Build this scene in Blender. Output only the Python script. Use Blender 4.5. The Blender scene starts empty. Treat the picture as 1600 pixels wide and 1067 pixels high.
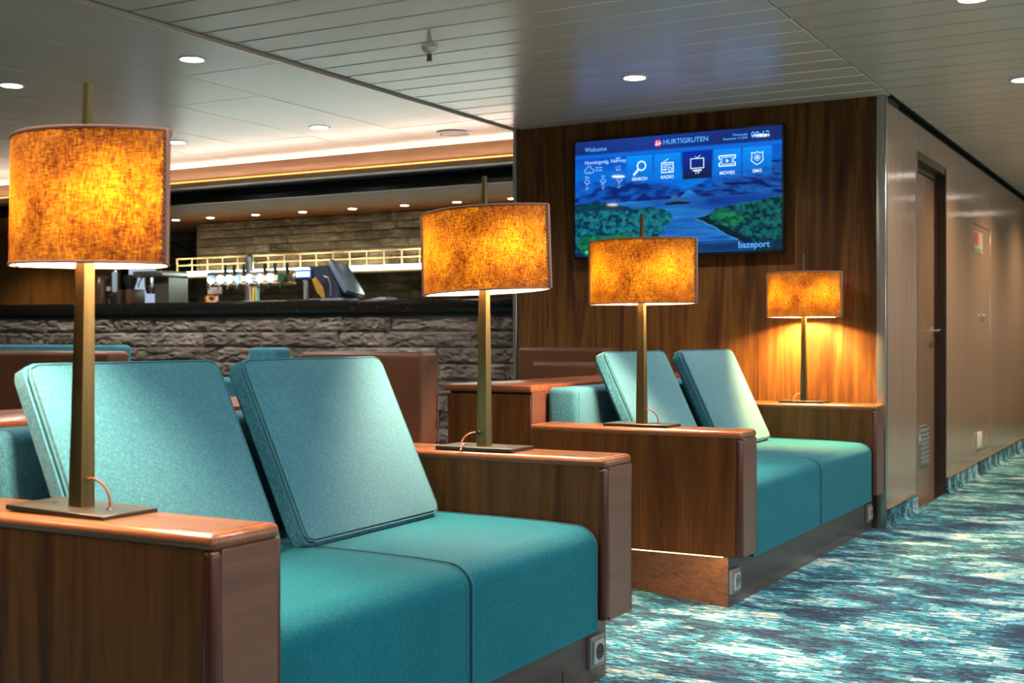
import bpy, bmesh, math, random
import numpy as np
from mathutils import Vector, Matrix
random.seed(7)
R = math.radians
C = bpy.context.scene.collection
S = bpy.context.scene

# ------------------------------------------------------------------ camera
cd = bpy.data.cameras.new('camera'); cam = bpy.data.objects.new('camera', cd); C.objects.link(cam)
cam.location = (0, 0, 1.0); cam.rotation_euler = (R(90), 0, R(29.404))
cd.sensor_width = 36; cd.lens = 43.72; cd.shift_y = -0.0022; cd.clip_start = .05
cd.dof.use_dof = True; cd.dof.focus_distance = 4.0; cd.dof.aperture_fstop = 5.0
S.camera = cam
# ------------------------------------------------------------------ world, exposure
w = bpy.data.worlds.new('world'); S.world = w; w.use_nodes = True
w.node_tree.nodes['Background'].inputs[0].default_value = (.62, .78, 1, 1)
w.node_tree.nodes['Background'].inputs[1].default_value = .6
S.view_settings.view_transform = 'Standard'; S.view_settings.look = 'None'
S.view_settings.gamma = 1; S.view_settings.use_curve_mapping = False
S.view_settings.exposure = 0.2
S.cycles.max_bounces = 7; S.cycles.diffuse_bounces = 4; S.cycles.glossy_bounces = 4
S.cycles.sample_clamp_indirect = 4.0
S.cycles.use_denoising = True
WIN = 22      # daylight through each window of the outer wall
DOWN = 125     # each ceiling downlight
BARD = 85     # each small downlight over the bar
BULB = 2400     # lamp bulb emission strength
COVE = 13
def light(name, kind, loc, energy, color, rot=(0, 0, 0), **k):
    l = bpy.data.lights.new(name, kind); l.energy = energy; l.color = color
    for a, b in k.items(): setattr(l, a, b)
    o = bpy.data.objects.new(name, l); C.objects.link(o); o.location = loc; o.rotation_euler = rot
    return o
WX = 2.3      # x of the outer wall with the windows
WINS = [-1.0, 1.2, 3.4, 5.6, 7.8, 10.0]
for y in WINS:
    light('window_daylight', 'AREA', (WX + .25, y, 1.45), WIN, (.90, .94, 1), (0, R(90), 0), shape='RECTANGLE', size=1.0, size_y=1.5)

# ------------------------------------------------------------------ materials
def mat(name, col=(.5, .5, .5), rough=.5, metal=0, spec=.5, emit=None, es=0, **k):
    m = bpy.data.materials.new(name); m.use_nodes = True
    b = m.node_tree.nodes['Principled BSDF']
    b.inputs['Base Color'].default_value = (*col, 1); b.inputs['Roughness'].default_value = rough
    b.inputs['Metallic'].default_value = metal; b.inputs['Specular IOR Level'].default_value = spec
    if emit: b.inputs['Emission Color'].default_value = (*emit, 1); b.inputs['Emission Strength'].default_value = es
    for a, v in k.items(): b.inputs[a.replace('_', ' ')].default_value = v
    return m
def nd(m, t, **k):
    n = m.node_tree.nodes.new(t)
    for a, v in k.items():
        if a[0] == 'i' and a[1:].isdigit(): n.inputs[int(a[1:])].default_value = v
        else: setattr(n, a, v)
    return n
def ln(m, a, ao, b, bi): m.node_tree.links.new(a.outputs[ao], b.inputs[bi])
def bs(m): return m.node_tree.nodes['Principled BSDF']
def coords(m, scale, rnd=True, kind='Object'):
    tc = nd(m, 'ShaderNodeTexCoord'); mp = nd(m, 'ShaderNodeMapping'); mp.inputs['Scale'].default_value = scale
    if rnd:
        oi = nd(m, 'ShaderNodeObjectInfo'); ml = nd(m, 'ShaderNodeMath', operation='MULTIPLY', i1=37.0)
        va = nd(m, 'ShaderNodeVectorMath', operation='ADD')
        ln(m, oi, 'Random', ml, 0); ln(m, tc, kind, va, 0); ln(m, ml, 0, va, 1); ln(m, va, 0, mp, 0)
    else: ln(m, tc, kind, mp, 0)
    return mp
def noise(m, mp, scale=1, detail=4, rough=.5, dist=0):
    n = nd(m, 'ShaderNodeTexNoise'); n.inputs['Scale'].default_value = scale; n.inputs['Detail'].default_value = detail
    n.inputs['Roughness'].default_value = rough; n.inputs['Distortion'].default_value = dist
    ln(m, mp, 0, n, 'Vector'); return n
def ramp(m, src, out, stops, interp='LINEAR'):
    r = nd(m, 'ShaderNodeValToRGB'); e = r.color_ramp; e.interpolation = interp
    while len(e.elements) < len(stops): e.elements.new(.5)
    for el, (p, c) in zip(e.elements, stops): el.position = p; el.color = (*c, 1)
    ln(m, src, out, r, 0); return r
def bump(m, src, out, strength, dist=.01):
    b = nd(m, 'ShaderNodeBump'); b.inputs['Strength'].default_value = strength; b.inputs['Distance'].default_value = dist
    ln(m, src, out, b, 'Height'); ln(m, b, 0, bs(m), 'Normal'); return b
def wood(name, dark, mid, light_, grain='z', rough=.36, streak=14, spec=.5, fine=(.72, 1.06), **k):
    m = mat(name, mid, rough, 0, spec, **k)
    s = {'z': (streak, streak, .55), 'x': (.55, streak, streak), 'y': (streak, .55, streak)}[grain]
    f = {'z': (150, 150, 3), 'x': (3, 150, 150), 'y': (150, 3, 150)}[grain]
    mp = coords(m, s); n = noise(m, mp, 1, 5, .62, 1.2)
    r = ramp(m, n, 'Fac', [(.28, dark), (.44, mid), (.56, light_), (.66, mid), (.78, dark)])
    n2 = noise(m, coords(m, f), 1, 3, .6)
    r2 = ramp(m, n2, 'Fac', [(.3, (fine[0],) * 3), (.66, (fine[1],) * 3)])
    mx = nd(m, 'ShaderNodeMix', data_type='RGBA', blend_type='MULTIPLY'); mx.inputs[0].default_value = 1
    ln(m, r, 0, mx, 6); ln(m, r2, 0, mx, 7); ln(m, mx, 2, bs(m), 'Base Color')
    bump(m, n2, 'Fac', .14 if 'laminate' in name else .06, .002)
    return m
M = {}
M['walnut'] = wood('walnut_veneer', (.030, .010, .003), (.076, .027, .006), (.112, .042, .010), 'z', .42, 8, .2)
M['walnut_x'] = wood('walnut_lying', (.05, .018, .005), (.10, .040, .012), (.15, .065, .020), 'x', .3, 14, .35)
M['walnut_end'] = wood('walnut_end', (.088, .037, .022), (.108, .047, .028), (.125, .056, .034), 'y', .34, 9, .5, (.85, 1.03))
M['walnut_wall'] = wood('walnut_wall', (.030, .010, .003), (.080, .030, .007), (.145, .062, .013), 'z', .45, 8, .2)
M['lipping'] = wood('dark_lipping', (.035, .009, .004), (.055, .014, .006), (.07, .02, .009), 'z', .28, 10)
M['lipping_x'] = wood('red_lipping', (.13, .040, .014), (.18, .060, .021), (.22, .080, .030), 'x', .25, 8)
M['beam_wood'] = wood('pale_wood', (.30, .16, .085), (.37, .21, .12), (.42, .25, .15), 'x', .4, 6)
M['amber_wood'] = wood('bar_wood', (.20, .09, .03), (.30, .15, .055), (.38, .2, .08), 'z', .4, 7)
M['soffit'] = wood('soffit_wood', (.20, .075, .022), (.25, .095, .030), (.29, .115, .038), 'x', .6, 5, .12)
M['plinth'] = wood('plinth_dark', (.055, .036, .028), (.075, .050, .040), (.09, .06, .048), 'y', .33, 9)
M['plinth_x'] = wood('plinth_walnut', (.11, .046, .022), (.16, .068, .032), (.20, .088, .042), 'x', .35, 40)
# brushed laminate of the corridor wall: vertical brushing spreads the highlights sideways
m = M['laminate'] = wood('brushed_laminate', (.315, .210, .145), (.33, .222, .154), (.345, .235, .164), 'z', .17, 16, .9, (.90, 1.03))
bs(m).inputs['Anisotropic'].default_value = .6; bs(m).inputs['Metallic'].default_value = .15
m = M['laminate_door'] = wood('door_laminate', (.20, .12, .075), (.235, .145, .092), (.26, .165, .108), 'z', .26, 16, .9, (.9, 1.03))
bs(m).inputs['Metallic'].default_value = .3
def fabric(name, a, b, sc=520):
    m = mat(name, a, .82, 0, .25); P = bs(m)
    P.inputs['Sheen Weight'].default_value = .35; P.inputs['Sheen Roughness'].default_value = .45
    P.inputs['Sheen Tint'].default_value = (.55, .85, .85, 1)
    n1 = noise(m, coords(m, (640, 85, 640)), 1, 2, .6); n2 = noise(m, coords(m, (110, 640, 110)), 1, 2, .6)
    n3 = noise(m, coords(m, (3, 3, 3)), 1, 3)
    ad = nd(m, 'ShaderNodeMath', operation='ADD'); ln(m, n1, 'Fac', ad, 0); ln(m, n2, 'Fac', ad, 1)
    a2 = nd(m, 'ShaderNodeMath', operation='MULTIPLY_ADD', i1=.35); ln(m, n3, 'Fac', a2, 0); ln(m, ad, 0, a2, 2)
    r = ramp(m, a2, 0, [(.0, tuple(v * .75 for v in a)), (.4, a), (1, b)])
    mr = nd(m, 'ShaderNodeMapRange'); mr.inputs[1].default_value = .74; mr.inputs[2].default_value = 1.62
    ln(m, a2, 0, mr, 0); ln(m, mr, 0, r, 0); ln(m, r, 0, P, 'Base Color')
    bump(m, ad, 0, .35, .0012); return m
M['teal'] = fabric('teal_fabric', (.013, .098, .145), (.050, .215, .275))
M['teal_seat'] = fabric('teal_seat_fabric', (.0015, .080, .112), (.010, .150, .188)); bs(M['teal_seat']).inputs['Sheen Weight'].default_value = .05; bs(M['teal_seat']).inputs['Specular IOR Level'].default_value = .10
M['teal_pipe'] = mat('teal_piping', (.012, .10, .125), .7)
def leather(name, c):
    m = mat(name, c, .5, 0, .28); n = noise(m, coords(m, (1, 1, 1)), 160, 3)
    bump(m, n, 'Fac', .12, .002); n2 = noise(m, coords(m, (1, 1, 1)), 5, 3)
    r = ramp(m, n2, 'Fac', [(.3, tuple(x * .85 for x in c)), (.7, tuple(x * 1.15 for x in c))]); ln(m, r, 0, bs(m), 'Base Color'); return m
M['leather'] = leather('brown_leather', (.078, .027, .009))
M['leather_pipe'] = mat('leather_piping', (.07, .022, .012), .5)
M['bronze'] = mat('aged_brass', (.21, .155, .085), .38, .8)
n = noise(M['bronze'], coords(M['bronze'], (30, 30, 2)), 1, 4); r = ramp(M['bronze'], n, 'Fac', [(.3, (.085, .062, .020)), (.7, (.18, .142, .055))]); ln(M['bronze'], r, 0, bs(M['bronze']), 'Base Color')
M['bronze_plate'] = mat('bronze_plate', (.045, .040, .028), .36, .5)
M['steel'] = mat('brushed_steel', (.52, .50, .46), .3, .95)
M['chrome'] = mat('chrome', (.7, .7, .68), .15, 1)
M['silver'] = mat('silver_plastic', (.22, .23, .23), .35, .4)
M['dark_hole'] = mat('dark_plastic', (.02, .02, .02), .4)
M['cord'] = mat('copper_cord', (.20, .07, .035), .5)
n = noise(M['cord'], coords(M['cord'], (300, 300, 300)), 1, 1); bump(M['cord'], n, 'Fac', .5, .002)
M['ceil'] = mat('ceiling_paint', (.62, .50, .38), .27, 0, .7)
n = noise(M['ceil'], coords(M['ceil'], (1.2, 1.2, 1.2)), 1, 2); r = ramp(M['ceil'], n, 'Fac', [(.3, (.60, .480, .365)), (.7, (.65, .53, .41))]); ln(M['ceil'], r, 0, bs(M['ceil']), 'Base Color')
M['gap'] = mat('ceiling_gap', (.10, .075, .05), .6)
M['ceil_trim'] = mat('ceiling_trim', (.36, .33, .27), .3, .2)
M['black'] = mat('black_trim', (.006, .006, .006), .25)
M['black_matt'] = mat('black_matt', (.012, .011, .010), .6)
M['granite'] = mat('black_granite', (.010, .009, .008), .13, 0, .5)
n = noise(M['granite'], coords(M['granite'], (90, 90, 90)), 1, 3); r = ramp(M['granite'], n, 'Fac', [(.62, (.008, .007, .006)), (.75, (.06, .05, .04))]); ln(M['granite'], r, 0, bs(M['granite']), 'Base Color')
def stone(name, a, b, c):
    m = mat(name, b, .85, 0, .3); n = noise(m, coords(m, (5, 5, 9)), 1, 8, .68, .4)
    r = ramp(m, n, 'Fac', [(.3, a), (.5, b), (.68, c)])
    oi = nd(m, 'ShaderNodeObjectInfo'); mr = nd(m, 'ShaderNodeMapRange', i3=.72, i4=1.25); ln(m, oi, 'Random', mr, 0)
    mx = nd(m, 'ShaderNodeVectorMath', operation='SCALE'); ln(m, r, 0, mx, 0); ln(m, mr, 0, mx, 'Scale'); ln(m, mx, 0, bs(m), 'Base Color')
    n2 = noise(m, coords(m, (34, 34, 60)), 1, 8, .75, .6); bump(m, n2, 'Fac', 1.0, .035); return m
M['stone'] = stone('split_stone', (.10, .078, .062), (.22, .175, .145), (.40, .33, .28))
M['stone2'] = stone('split_stone_warm', (.18, .125, .065), (.35, .25, .14), (.60, .46, .28))
M['grout'] = mat('grout', (.07, .056, .046), .9)
def emis(name, col, st):
    return mat(name, (.0, .0, .0), .5, 0, .1, col, st)
M['lamp_disc'] = emis('downlight_glow', (1, .93, .80), 30)
M['cove'] = emis('cove_led', (1, .85, .72), 8)
M['amber_led'] = emis('amber_led', (1, .45, .10), 2.6)
M['warm_led'] = emis('warm_led', (1, .66, .28), 7)
M['aqua_led'] = emis('aqua_led', (.75, 1, .93), 9)
M['bulb'] = emis('lamp_bulb', (1, .60, .36), BULB)
M['white_plastic'] = mat('white_plastic', (.6, .58, .54), .4)
M['red_glass'] = mat('red_bulb', (.5, .01, .01), .2)
M['rail_cream'] = mat('rail_brass', (.85, .72, .44), .3, .3)
M['tap_black'] = mat('tap_handle_black', (.006, .02, .012), .3)
M['green_paint'] = mat('green_handle', (.02, .10, .05), .3)
M['copper_trim'] = mat('copper_capping', (.55, .34, .22), .28, .85)
M['glass'] = mat('window_glass', (.9, .95, 1), .02, 0, .5, Transmission_Weight=1.0)
M['offwhite'] = mat('offwhite_panel', (.55, .52, .47), .5)

# lampshade: coarse linen lit from inside, white lining
def shade_mat(K=1.0):
    m = bpy.data.materials.new('linen_shade'); m.use_nodes = True; t = m.node_tree; t.nodes.remove(bs(m))
    out = t.nodes['Material Output']
    a = noise(m, coords(m, (420, 420, 60), False), 1, 3, .7); b = noise(m, coords(m, (60, 60, 520), False), 1, 3, .7)
    c = noise(m, coords(m, (9, 9, 9), False), 1, 3, .6)
    s1 = nd(m, 'ShaderNodeMath', operation='ADD'); ln(m, a, 'Fac', s1, 0); ln(m, b, 'Fac', s1, 1)
    s2 = nd(m, 'ShaderNodeMath', operation='MULTIPLY_ADD', i1=.5); ln(m, c, 'Fac', s2, 0); ln(m, s1, 0, s2, 2)
    mr = nd(m, 'ShaderNodeMapRange'); mr.inputs[1].default_value = 1.06; mr.inputs[2].default_value = 1.45; ln(m, s2, 0, mr, 0)
    r = ramp(m, mr, 0, [(p_, tuple(K * v_ for v_ in c_)) for p_, c_ in ((0, (.0006, .00014, .00001)), (.36, (.0027, .00085, .00003)), (.7, (.0070, .0030, .00007)), (1, (.015, .0090, .0002)))])
    r2 = ramp(m, mr, 0, [(0, (.10, .028, .008)), (1, (.24, .085, .028))])
    tr = nd(m, 'ShaderNodeBsdfTranslucent'); di = nd(m, 'ShaderNodeBsdfDiffuse'); ln(m, r, 0, tr, 0); ln(m, r2, 0, di, 0)
    o1 = nd(m, 'ShaderNodeAddShader'); ln(m, tr, 0, o1, 0); ln(m, di, 0, o1, 1)
    # inner side: white lining, the same translucence
    di2 = nd(m, 'ShaderNodeBsdfDiffuse'); di2.inputs[0].default_value = (.40, .33, .25, 1)
    o2 = nd(m, 'ShaderNodeAddShader'); ln(m, tr, 0, o2, 0); ln(m, di2, 0, o2, 1)
    g = nd(m, 'ShaderNodeNewGeometry'); mx = nd(m, 'ShaderNodeMixShader'); ln(m, g, 'Backfacing', mx, 0); ln(m, o1, 0, mx, 1); ln(m, o2, 0, mx, 2)
    ln(m, mx, 0, out, 0); return m
M['shade'] = shade_mat(); M['shade_dimmed'] = shade_mat(.36)  # second linen: wall lamp's copy, glow turned down in the colour against its stronger bulb
M['bulb_bright'] = emis('lamp_bulb_bright', (1, .56, .20), BULB * 2.6)
M['shade_rim'] = mat('shade_binding', (.26, .12, .085), .8)
M['stud'] = mat('brass_stud', (.75, .5, .28), .35, .8)

# carpet: small tufts in rows; pattern of blue, teal, slate and cream streaks running across the corridor
def carpet_mat(name, vert=False):
    m = mat(name, (.1, .3, .35), .95, 0, .1); P = bs(m)
    tc = nd(m, 'ShaderNodeTexCoord'); sp = nd(m, 'ShaderNodeSeparateXYZ'); ln(m, tc, 'Object', sp, 0)
    def snap(ch, step):
        s = nd(m, 'ShaderNodeMath', operation='SNAP', i1=step); ln(m, sp, ch, s, 0); return s
    cb = nd(m, 'ShaderNodeCombineXYZ')
    a, b = (snap('Z', .006), snap('Y', .012)) if vert else (snap('X', .018), snap('Y', .0062))
    ln(m, a, 0, cb, 0); ln(m, b, 0, cb, 1)
    def mapped(scale, loc=(0, 0, 0)):
        mp = nd(m, 'ShaderNodeMapping'); mp.inputs['Scale'].default_value = scale; mp.inputs['Location'].default_value = loc
        ln(m, cb, 0, mp, 0); return mp
    big = noise(m, mapped((3.0, 5.2, 1)), 1, 3, .55, .8)
    row = noise(m, mapped((11, 55, 1), (3, 7, 0)), 1, 3, .7)
    fine = nd(m, 'ShaderNodeTexWhiteNoise', noise_dimensions='2D'); ln(m, cb, 0, fine, 'Vector')
    def mad(x, xo, k, y, yo):
        s = nd(m, 'ShaderNodeMath', operation='MULTIPLY_ADD', i1=k); ln(m, x, xo, s, 0); ln(m, y, yo, s, 2); return s
    s1 = mad(row, 'Fac', .85, big, 'Fac'); s2 = mad(fine, 'Value', .16, s1, 0)
    mr = nd(m, 'ShaderNodeMapRange'); mr.inputs[1].default_value = .78; mr.inputs[2].default_value = 1.33; ln(m, s2, 0, mr, 0)
    r = ramp(m, mr, 0, [(0, (.020, .030, .058)), (.22, (.032, .072, .098)), (.40, (.026, .14, .175)), (.50, (.040, .23, .30)),
                        (.58, (.10, .33, .38)), (.66, (.34, .42, .40)), (.76, (.52, .51, .43))], 'CONSTANT')
    # a second noise swaps some teal for bright blue
    n2 = noise(m, mapped((7, 22, 1), (11, 2, 0)), 1, 3, .6)
    r2 = ramp(m, n2, 'Fac', [(.52, (1, 1, 1)), (.60, (.72, .95, 1.15))])
    mx = nd(m, 'ShaderNodeMix', data_type='RGBA', blend_type='MULTIPLY'); mx.inputs[0].default_value = 1
    ln(m, r, 0, mx, 6); ln(m, r2, 0, mx, 7); ln(m, mx, 2, P, 'Base Color')
    bump(m, fine, 'Value', .5, .004); return m
M['carpet'] = carpet_mat('patterned_carpet'); M['carpet_v'] = carpet_mat('carpet_skirting', True)

# ------------------------------------------------------------------ mesh helpers
def box(bm, x0, x1, y0, y1, z0, z1, bev=0, seg=2, xf=None):
    vs = [bm.verts.new((x, y, z)) for z in (z0, z1) for y in (y0, y1) for x in (x0, x1)]
    fs = [(0, 2, 3, 1), (4, 5, 7, 6), (0, 1, 5, 4), (1, 3, 7, 5), (3, 2, 6, 7), (2, 0, 4, 6)]
    fc = [bm.faces.new([vs[i] for i in f]) for f in fs]
    if xf:
        for v in vs: v.co = xf @ v.co
    if bev:
        ed = list({e for f in fc for e in f.edges})
        bmesh.ops.bevel(bm, geom=ed, offset=bev, segments=seg, affect='EDGES', profile=.5, clamp_overlap=True)
    return vs
def prism(bm, pts, axis, a, b, bev=0, seg=2):
    """extrude a 2-D outline along axis; pts are the other two coordinates in order"""
    def co(p, t): return {'x': (t, p[0], p[1]), 'y': (p[0], t, p[1]), 'z': (p[0], p[1], t)}[axis]
    A = [bm.verts.new(co(p, a)) for p in pts]; B = [bm.verts.new(co(p, b)) for p in pts]
    f1 = bm.faces.new(A); f2 = bm.faces.new(B[::-1]); n = len(pts)
    for i in range(n): bm.faces.new((A[i], B[i], B[(i + 1) % n], A[(i + 1) % n]))
    bmesh.ops.recalc_face_normals(bm, faces=bm.faces)
    if bev:
        bmesh.ops.bevel(bm, geom=list(f1.edges) + list(f2.edges), offset=bev, segments=seg, affect='EDGES', clamp_overlap=True)
def cyl(bm, p, r, h, n=24, r2=None, axis='z', caps=True):
    rot = {'z': Matrix.Identity(3), 'x': Matrix.Rotation(R(90), 3, 'Y'), 'y': Matrix.Rotation(R(-90), 3, 'X')}[axis]
    r2 = r if r2 is None else r2; A = []; B = []
    for i in range(n):
        a = 2 * math.pi * i / n; c, s = math.cos(a), math.sin(a)
        A.append(bm.verts.new(Vector(p) + rot @ Vector((r * c, r * s, 0)))); B.append(bm.verts.new(Vector(p) + rot @ Vector((r2 * c, r2 * s, h))))
    for i in range(n): bm.faces.new((A[i], A[(i + 1) % n], B[(i + 1) % n], B[i]))
    if caps: bm.faces.new(A[::-1]); bm.faces.new(B)
def lathe(bm, prof, n=24, p=(0, 0, 0)):
    rings = []
    for r, z in prof:
        rings.append([bm.verts.new((p[0] + r * math.cos(2 * math.pi * i / n), p[1] + r * math.sin(2 * math.pi * i / n), p[2] + z)) for i in range(n)])
    for a, b in zip(rings, rings[1:]):
        for i in range(n): bm.faces.new((a[i], a[(i + 1) % n], b[(i + 1) % n], b[i]))
    if prof[0][0] > 1e-5: bm.faces.new(rings[0][::-1])
    if prof[-1][0] > 1e-5: bm.faces.new(rings[-1])
def tube(bm, pts, r, n=8, closed=False):
    pts = [Vector(p) for p in pts]; N = len(pts); rings = []; up = None
    for i, p in enumerate(pts):
        t = (pts[(i + 1) % N] - pts[i - 1]) if closed or 0 < i < N - 1 else (pts[1] - pts[0] if i == 0 else pts[-1] - pts[-2])
        t.normalize()
        if up is None: up = t.orthogonal().normalized()
        up = (up - t * up.dot(t)).normalized(); s = t.cross(up)
        rings.append([bm.verts.new(p + r * (math.cos(2 * math.pi * k / n) * up + math.sin(2 * math.pi * k / n) * s)) for k in range(n)])
    pr = list(zip(rings, rings[1:])) + ([(rings[-1], rings[0])] if closed else [])
    for a, b in pr:
        for k in range(n): bm.faces.new((a[k], a[(k + 1) % n], b[(k + 1) % n], b[k]))
    if not closed: bm.faces.new(rings[0][::-1]); bm.faces.new(rings[-1])
def B(): return bmesh.new()
def wloc(o):
    v = Vector(o.location)
    while o.parent: o = o.parent; v += Vector(o.location)
    return v
def obj(name, bm, material, parent=None, smooth=True, local=False, recalc=True):
    """bm in world coordinates (local=True: already in the parent's frame) -> one mesh object"""
    if recalc: bmesh.ops.recalc_face_normals(bm, faces=bm.faces)
    if parent and not local: bmesh.ops.translate(bm, vec=-wloc(parent), verts=bm.verts)
    for e in bm.edges:
        if len(e.link_faces) == 2 and e.calc_face_angle(0) > R(38): e.smooth = False
    for f in bm.faces: f.smooth = smooth
    me = bpy.data.meshes.new(name); bm.to_mesh(me); bm.free()
    o = bpy.data.objects.new(name, me); C.objects.link(o); me.materials.append(material)
    if parent: o.parent = parent
    return o
def thing(name, label, cat, loc=(0, 0, 0), group=None, rz=0):
    o = bpy.data.objects.new(name, None); C.objects.link(o); o.location = loc; o.rotation_euler = (0, 0, rz)
    o.empty_display_size = .1; o['label'] = label; o['category'] = cat
    if group: o['group'] = group
    return o
def tag(o, label, cat, group=None):
    o['label'] = label; o['category'] = cat
    if group: o['group'] = group
    return o
def struct(name, bm, m, parent=None, label=None, **k):
    o = obj(name, bm, m, parent, **k); 
    if not parent: o['kind'] = 'structure'
    if label: o['label'] = label
    return o
def copy_tree(o, parent=None):
    c = o.copy(); C.objects.link(c)
    if parent: c.parent = parent
    for ch in [x for x in bpy.data.objects if x.parent == o]: copy_tree(ch, c)
    return c
def bx(name, d, m, parent=None, bev=0, seg=2, **k):
    bm = B(); box(bm, *d, bev, seg); return obj(name, bm, m, parent, **k)

# ------------------------------------------------------------------ room shell
H = 2.289; XC = -1.505; YT = 6.69; XL = -3.76
bm = B(); box(bm, -12.2, WX + .2, -2.4, 17.2, -.08, 0); struct('floor', bm, M['carpet'], label='blue, teal and cream streaked carpet')
# ceiling: backing plate, then every strip and tile a piece of it
bm = B(); box(bm, -12.2, WX + .2, -2.4, 17.2, H + .025, H + .10); ceiling = struct('ceiling', bm, M['gap'], label='painted metal ceiling of long strips and square-edged tiles')
def piece(name, d, m, parent, bev=.003, shared={}):
    """a bevelled box piece; equal sizes share one mesh"""
    key = (name, round(d[1] - d[0], 4), round(d[3] - d[2], 4), round(d[5] - d[4], 4), m.name)
    cx, cy, cz = (d[0] + d[1]) / 2, (d[2] + d[3]) / 2, (d[4] + d[5]) / 2
    if key in shared: o = bpy.data.objects.new(name, shared[key]); C.objects.link(o); o.parent = parent
    else:
        bm = B(); hx, hy, hz = (d[1] - d[0]) / 2, (d[3] - d[2]) / 2, (d[5] - d[4]) / 2
        box(bm, -hx, hx, -hy, hy, -hz, hz, bev, 1); o = obj(name, bm, m, parent, local=True); shared[key] = o.data
    o.location = Vector((cx, cy, cz)) - wloc(parent); return o
y = 3.523 - .2 * 29
while y < 17.0:
    g = .009
    if y + .2 < 6.72: piece('ceiling_strip', (XL + .045, -1.482, y + g / 2, y + .2 - g / 2, H, H + .022), M['ceil'], ceiling, .004)
    elif y < 6.7: piece('ceiling_strip', (XL + .045, -1.482, y + g / 2, YT + .02, H, H + .022), M['ceil'], ceiling, .004)
    piece('ceiling_strip', (-1.478, WX, y + g / 2, y + .2 - g / 2, H, H + .022), M['ceil'], ceiling, .004)
    y += .2
# tiles left of the seam: columns .61 m wide, staggered joints
cols = [(-3.765, -4.385, 4.52), (-4.385, -4.99, 5.08), (-4.99, -5.61, 6.25), (-5.61, -6.22, 4.9), (-6.22, -6.83, 5.9), (-6.83, -7.44, 4.6), (-7.44, -8.05, 5.6), (-8.05, -8.66, 4.3), (-8.66, -9.27, 5.3), (-9.27, -9.88, 6.1), (-9.88, -10.9, 4.9), (-10.9, -12, 5.5)]
for xa, xb, y0 in cols:
    ys = [y0 - 1.75 * k for k in range(0, 6)][::-1]; ys = [v for v in ys if v > -2.3] + [y0 + 1.75]
    ys = [-2.3] + ys; ys = [v for v in ys if v < 6.95] + [7.0]
    for a, b in zip(ys, ys[1:]):
        if b - a > .02: piece('ceiling_tile', (xb + .0025, xa - .0025, a + .0025, b - .0025, H, H + .022), M['ceil'], ceiling, .002)
bm = B(); prism(bm, [(XL - .004, H + .02), (XL - .004, H - .008), (XL + .018, H - .012), (XL + .026, H - .002), (XL + .026, H + .02)], 'y', -2.3, YT + .0); struct('trim_1', bm, M['ceil_trim'], label='narrow metal trim between strip ceiling and tiled ceiling')

# wall with the television (a solid block whose face looks to the lounge)
wall_back = struct('wall_back', (lambda b: (box(b, XL + .01, XC - .01, YT + .02, 7.05, 0, H + .02), b)[1])(B()), M['black_matt'], label='walnut panelled wall behind the television')
for a, b in ((XL + .028, -2.20), (-2.20, XC - .048)):
    piece('wall_panel', (a + .0008, b - .0008, YT, YT + .02, 0, H), M['walnut_wall'], wall_back, .0015)
bm = B(); box(bm, XL, XL + .026, YT - .008, YT + .03, 0, H - .001, .002, 1); box(bm, XL, XL + .008, YT + .03, 7.05, 0, H - .001); struct('trim_2', bm, M['steel'], label='steel corner strip at the left end of the walnut wall')
bm = B(); box(bm, XC - .047, XC + .001, YT - .008, YT + .006, 0, H - .001, .003, 2); box(bm, XC - .006, XC + .003, YT - .008, YT + .035, 0, H - .001, .002, 1)
struct('trim_3', bm, M['steel'], label='steel corner strip where the walnut wall turns into the corridor')
# corridor wall
wr = struct('wall_right', (lambda b: (box(b, XC - .32, XC - .13, YT + .36, 17, 0, H + .02), b)[1])(B()), M['black_matt'], label='brushed brown laminate wall along the corridor')
D0, D1, HA, HB = 7.470, 8.400, 9.43, 10.25
def lam(y0, y1, z0, z1): piece('wall_panel', (XC - .12, XC, y0 + .001, y1 - .001, z0, z1), M['laminate'], wr, .0015)
lam(YT + .036, D0, 0, H - .03); lam(D0, D1, 2.105, H - .03); lam(D1, HA, 0, H - .03)
lam(HA, HB, 0, .17); lam(HA, HB, 1.84, H - .03)
for k in range(7): lam(HB + .92 * k, HB + .92 * (k + 1), 0, H - .03)
bm = B(); box(bm, XC - .1, XC - .012, YT + .03, 17, H - .03, H); struct('trim_4', bm, M['black'], label='black shadow gap under the corridor ceiling')
bm = B(); box(bm, XC - .013, XC - .004, HA + .003, HB - .003, .173, 1.837, .001, 1); hatch = struct('door_2', bm, M['laminate'], label='flush service hatch in the corridor wall')
bx('hatch_knob', (XC - .004, XC + .016, 9.84, 9.87, 1.165, 1.195), M['chrome'], hatch, .007, 3)
bx('latch_plate', (XC - .004, XC + .001, 9.80, 9.90, 1.14, 1.22), M['laminate'], hatch, .002)
# cabin door in its recess
frame = B()
box(frame, XC - .30, XC - .08, D0 + .001, D0 + .022, 0, 2.104); box(frame, XC - .12, XC + .004, D0 - .0, D0 + .012, .112, 2.105)
fr = struct('door_1', (lambda b: (box(b, XC - .095, XC - .065, D0 + .024, D1 - .055, .012, 2.02, .002, 1), b)[1])(B()), M['laminate_door'], label='brown laminate cabin door set back in the corridor wall')
obj('door_frame', frame, M['steel'], fr)
bm = B(); box(bm, XC - .30, XC + .002, D1 - .030, D1 - .0005, 0, 2.104); box(bm, XC - .11, XC - .055, D1 - .058, D1 - .030, 0, 2.06); obj('door_jamb', bm, mat('jamb_dark', (.022, .009, .004), .4), fr)['label'] = 'dark jamb on the far side of the door'
bm = B(); box(bm, XC - .12, XC - .002, D0 + .0, D1 - .0, 2.06, 2.104); box(bm, XC - .11, XC - .055, D0 + .02, D1 - .05, 2.025, 2.06); obj('door_head', bm, M['bronze'], fr)
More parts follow.
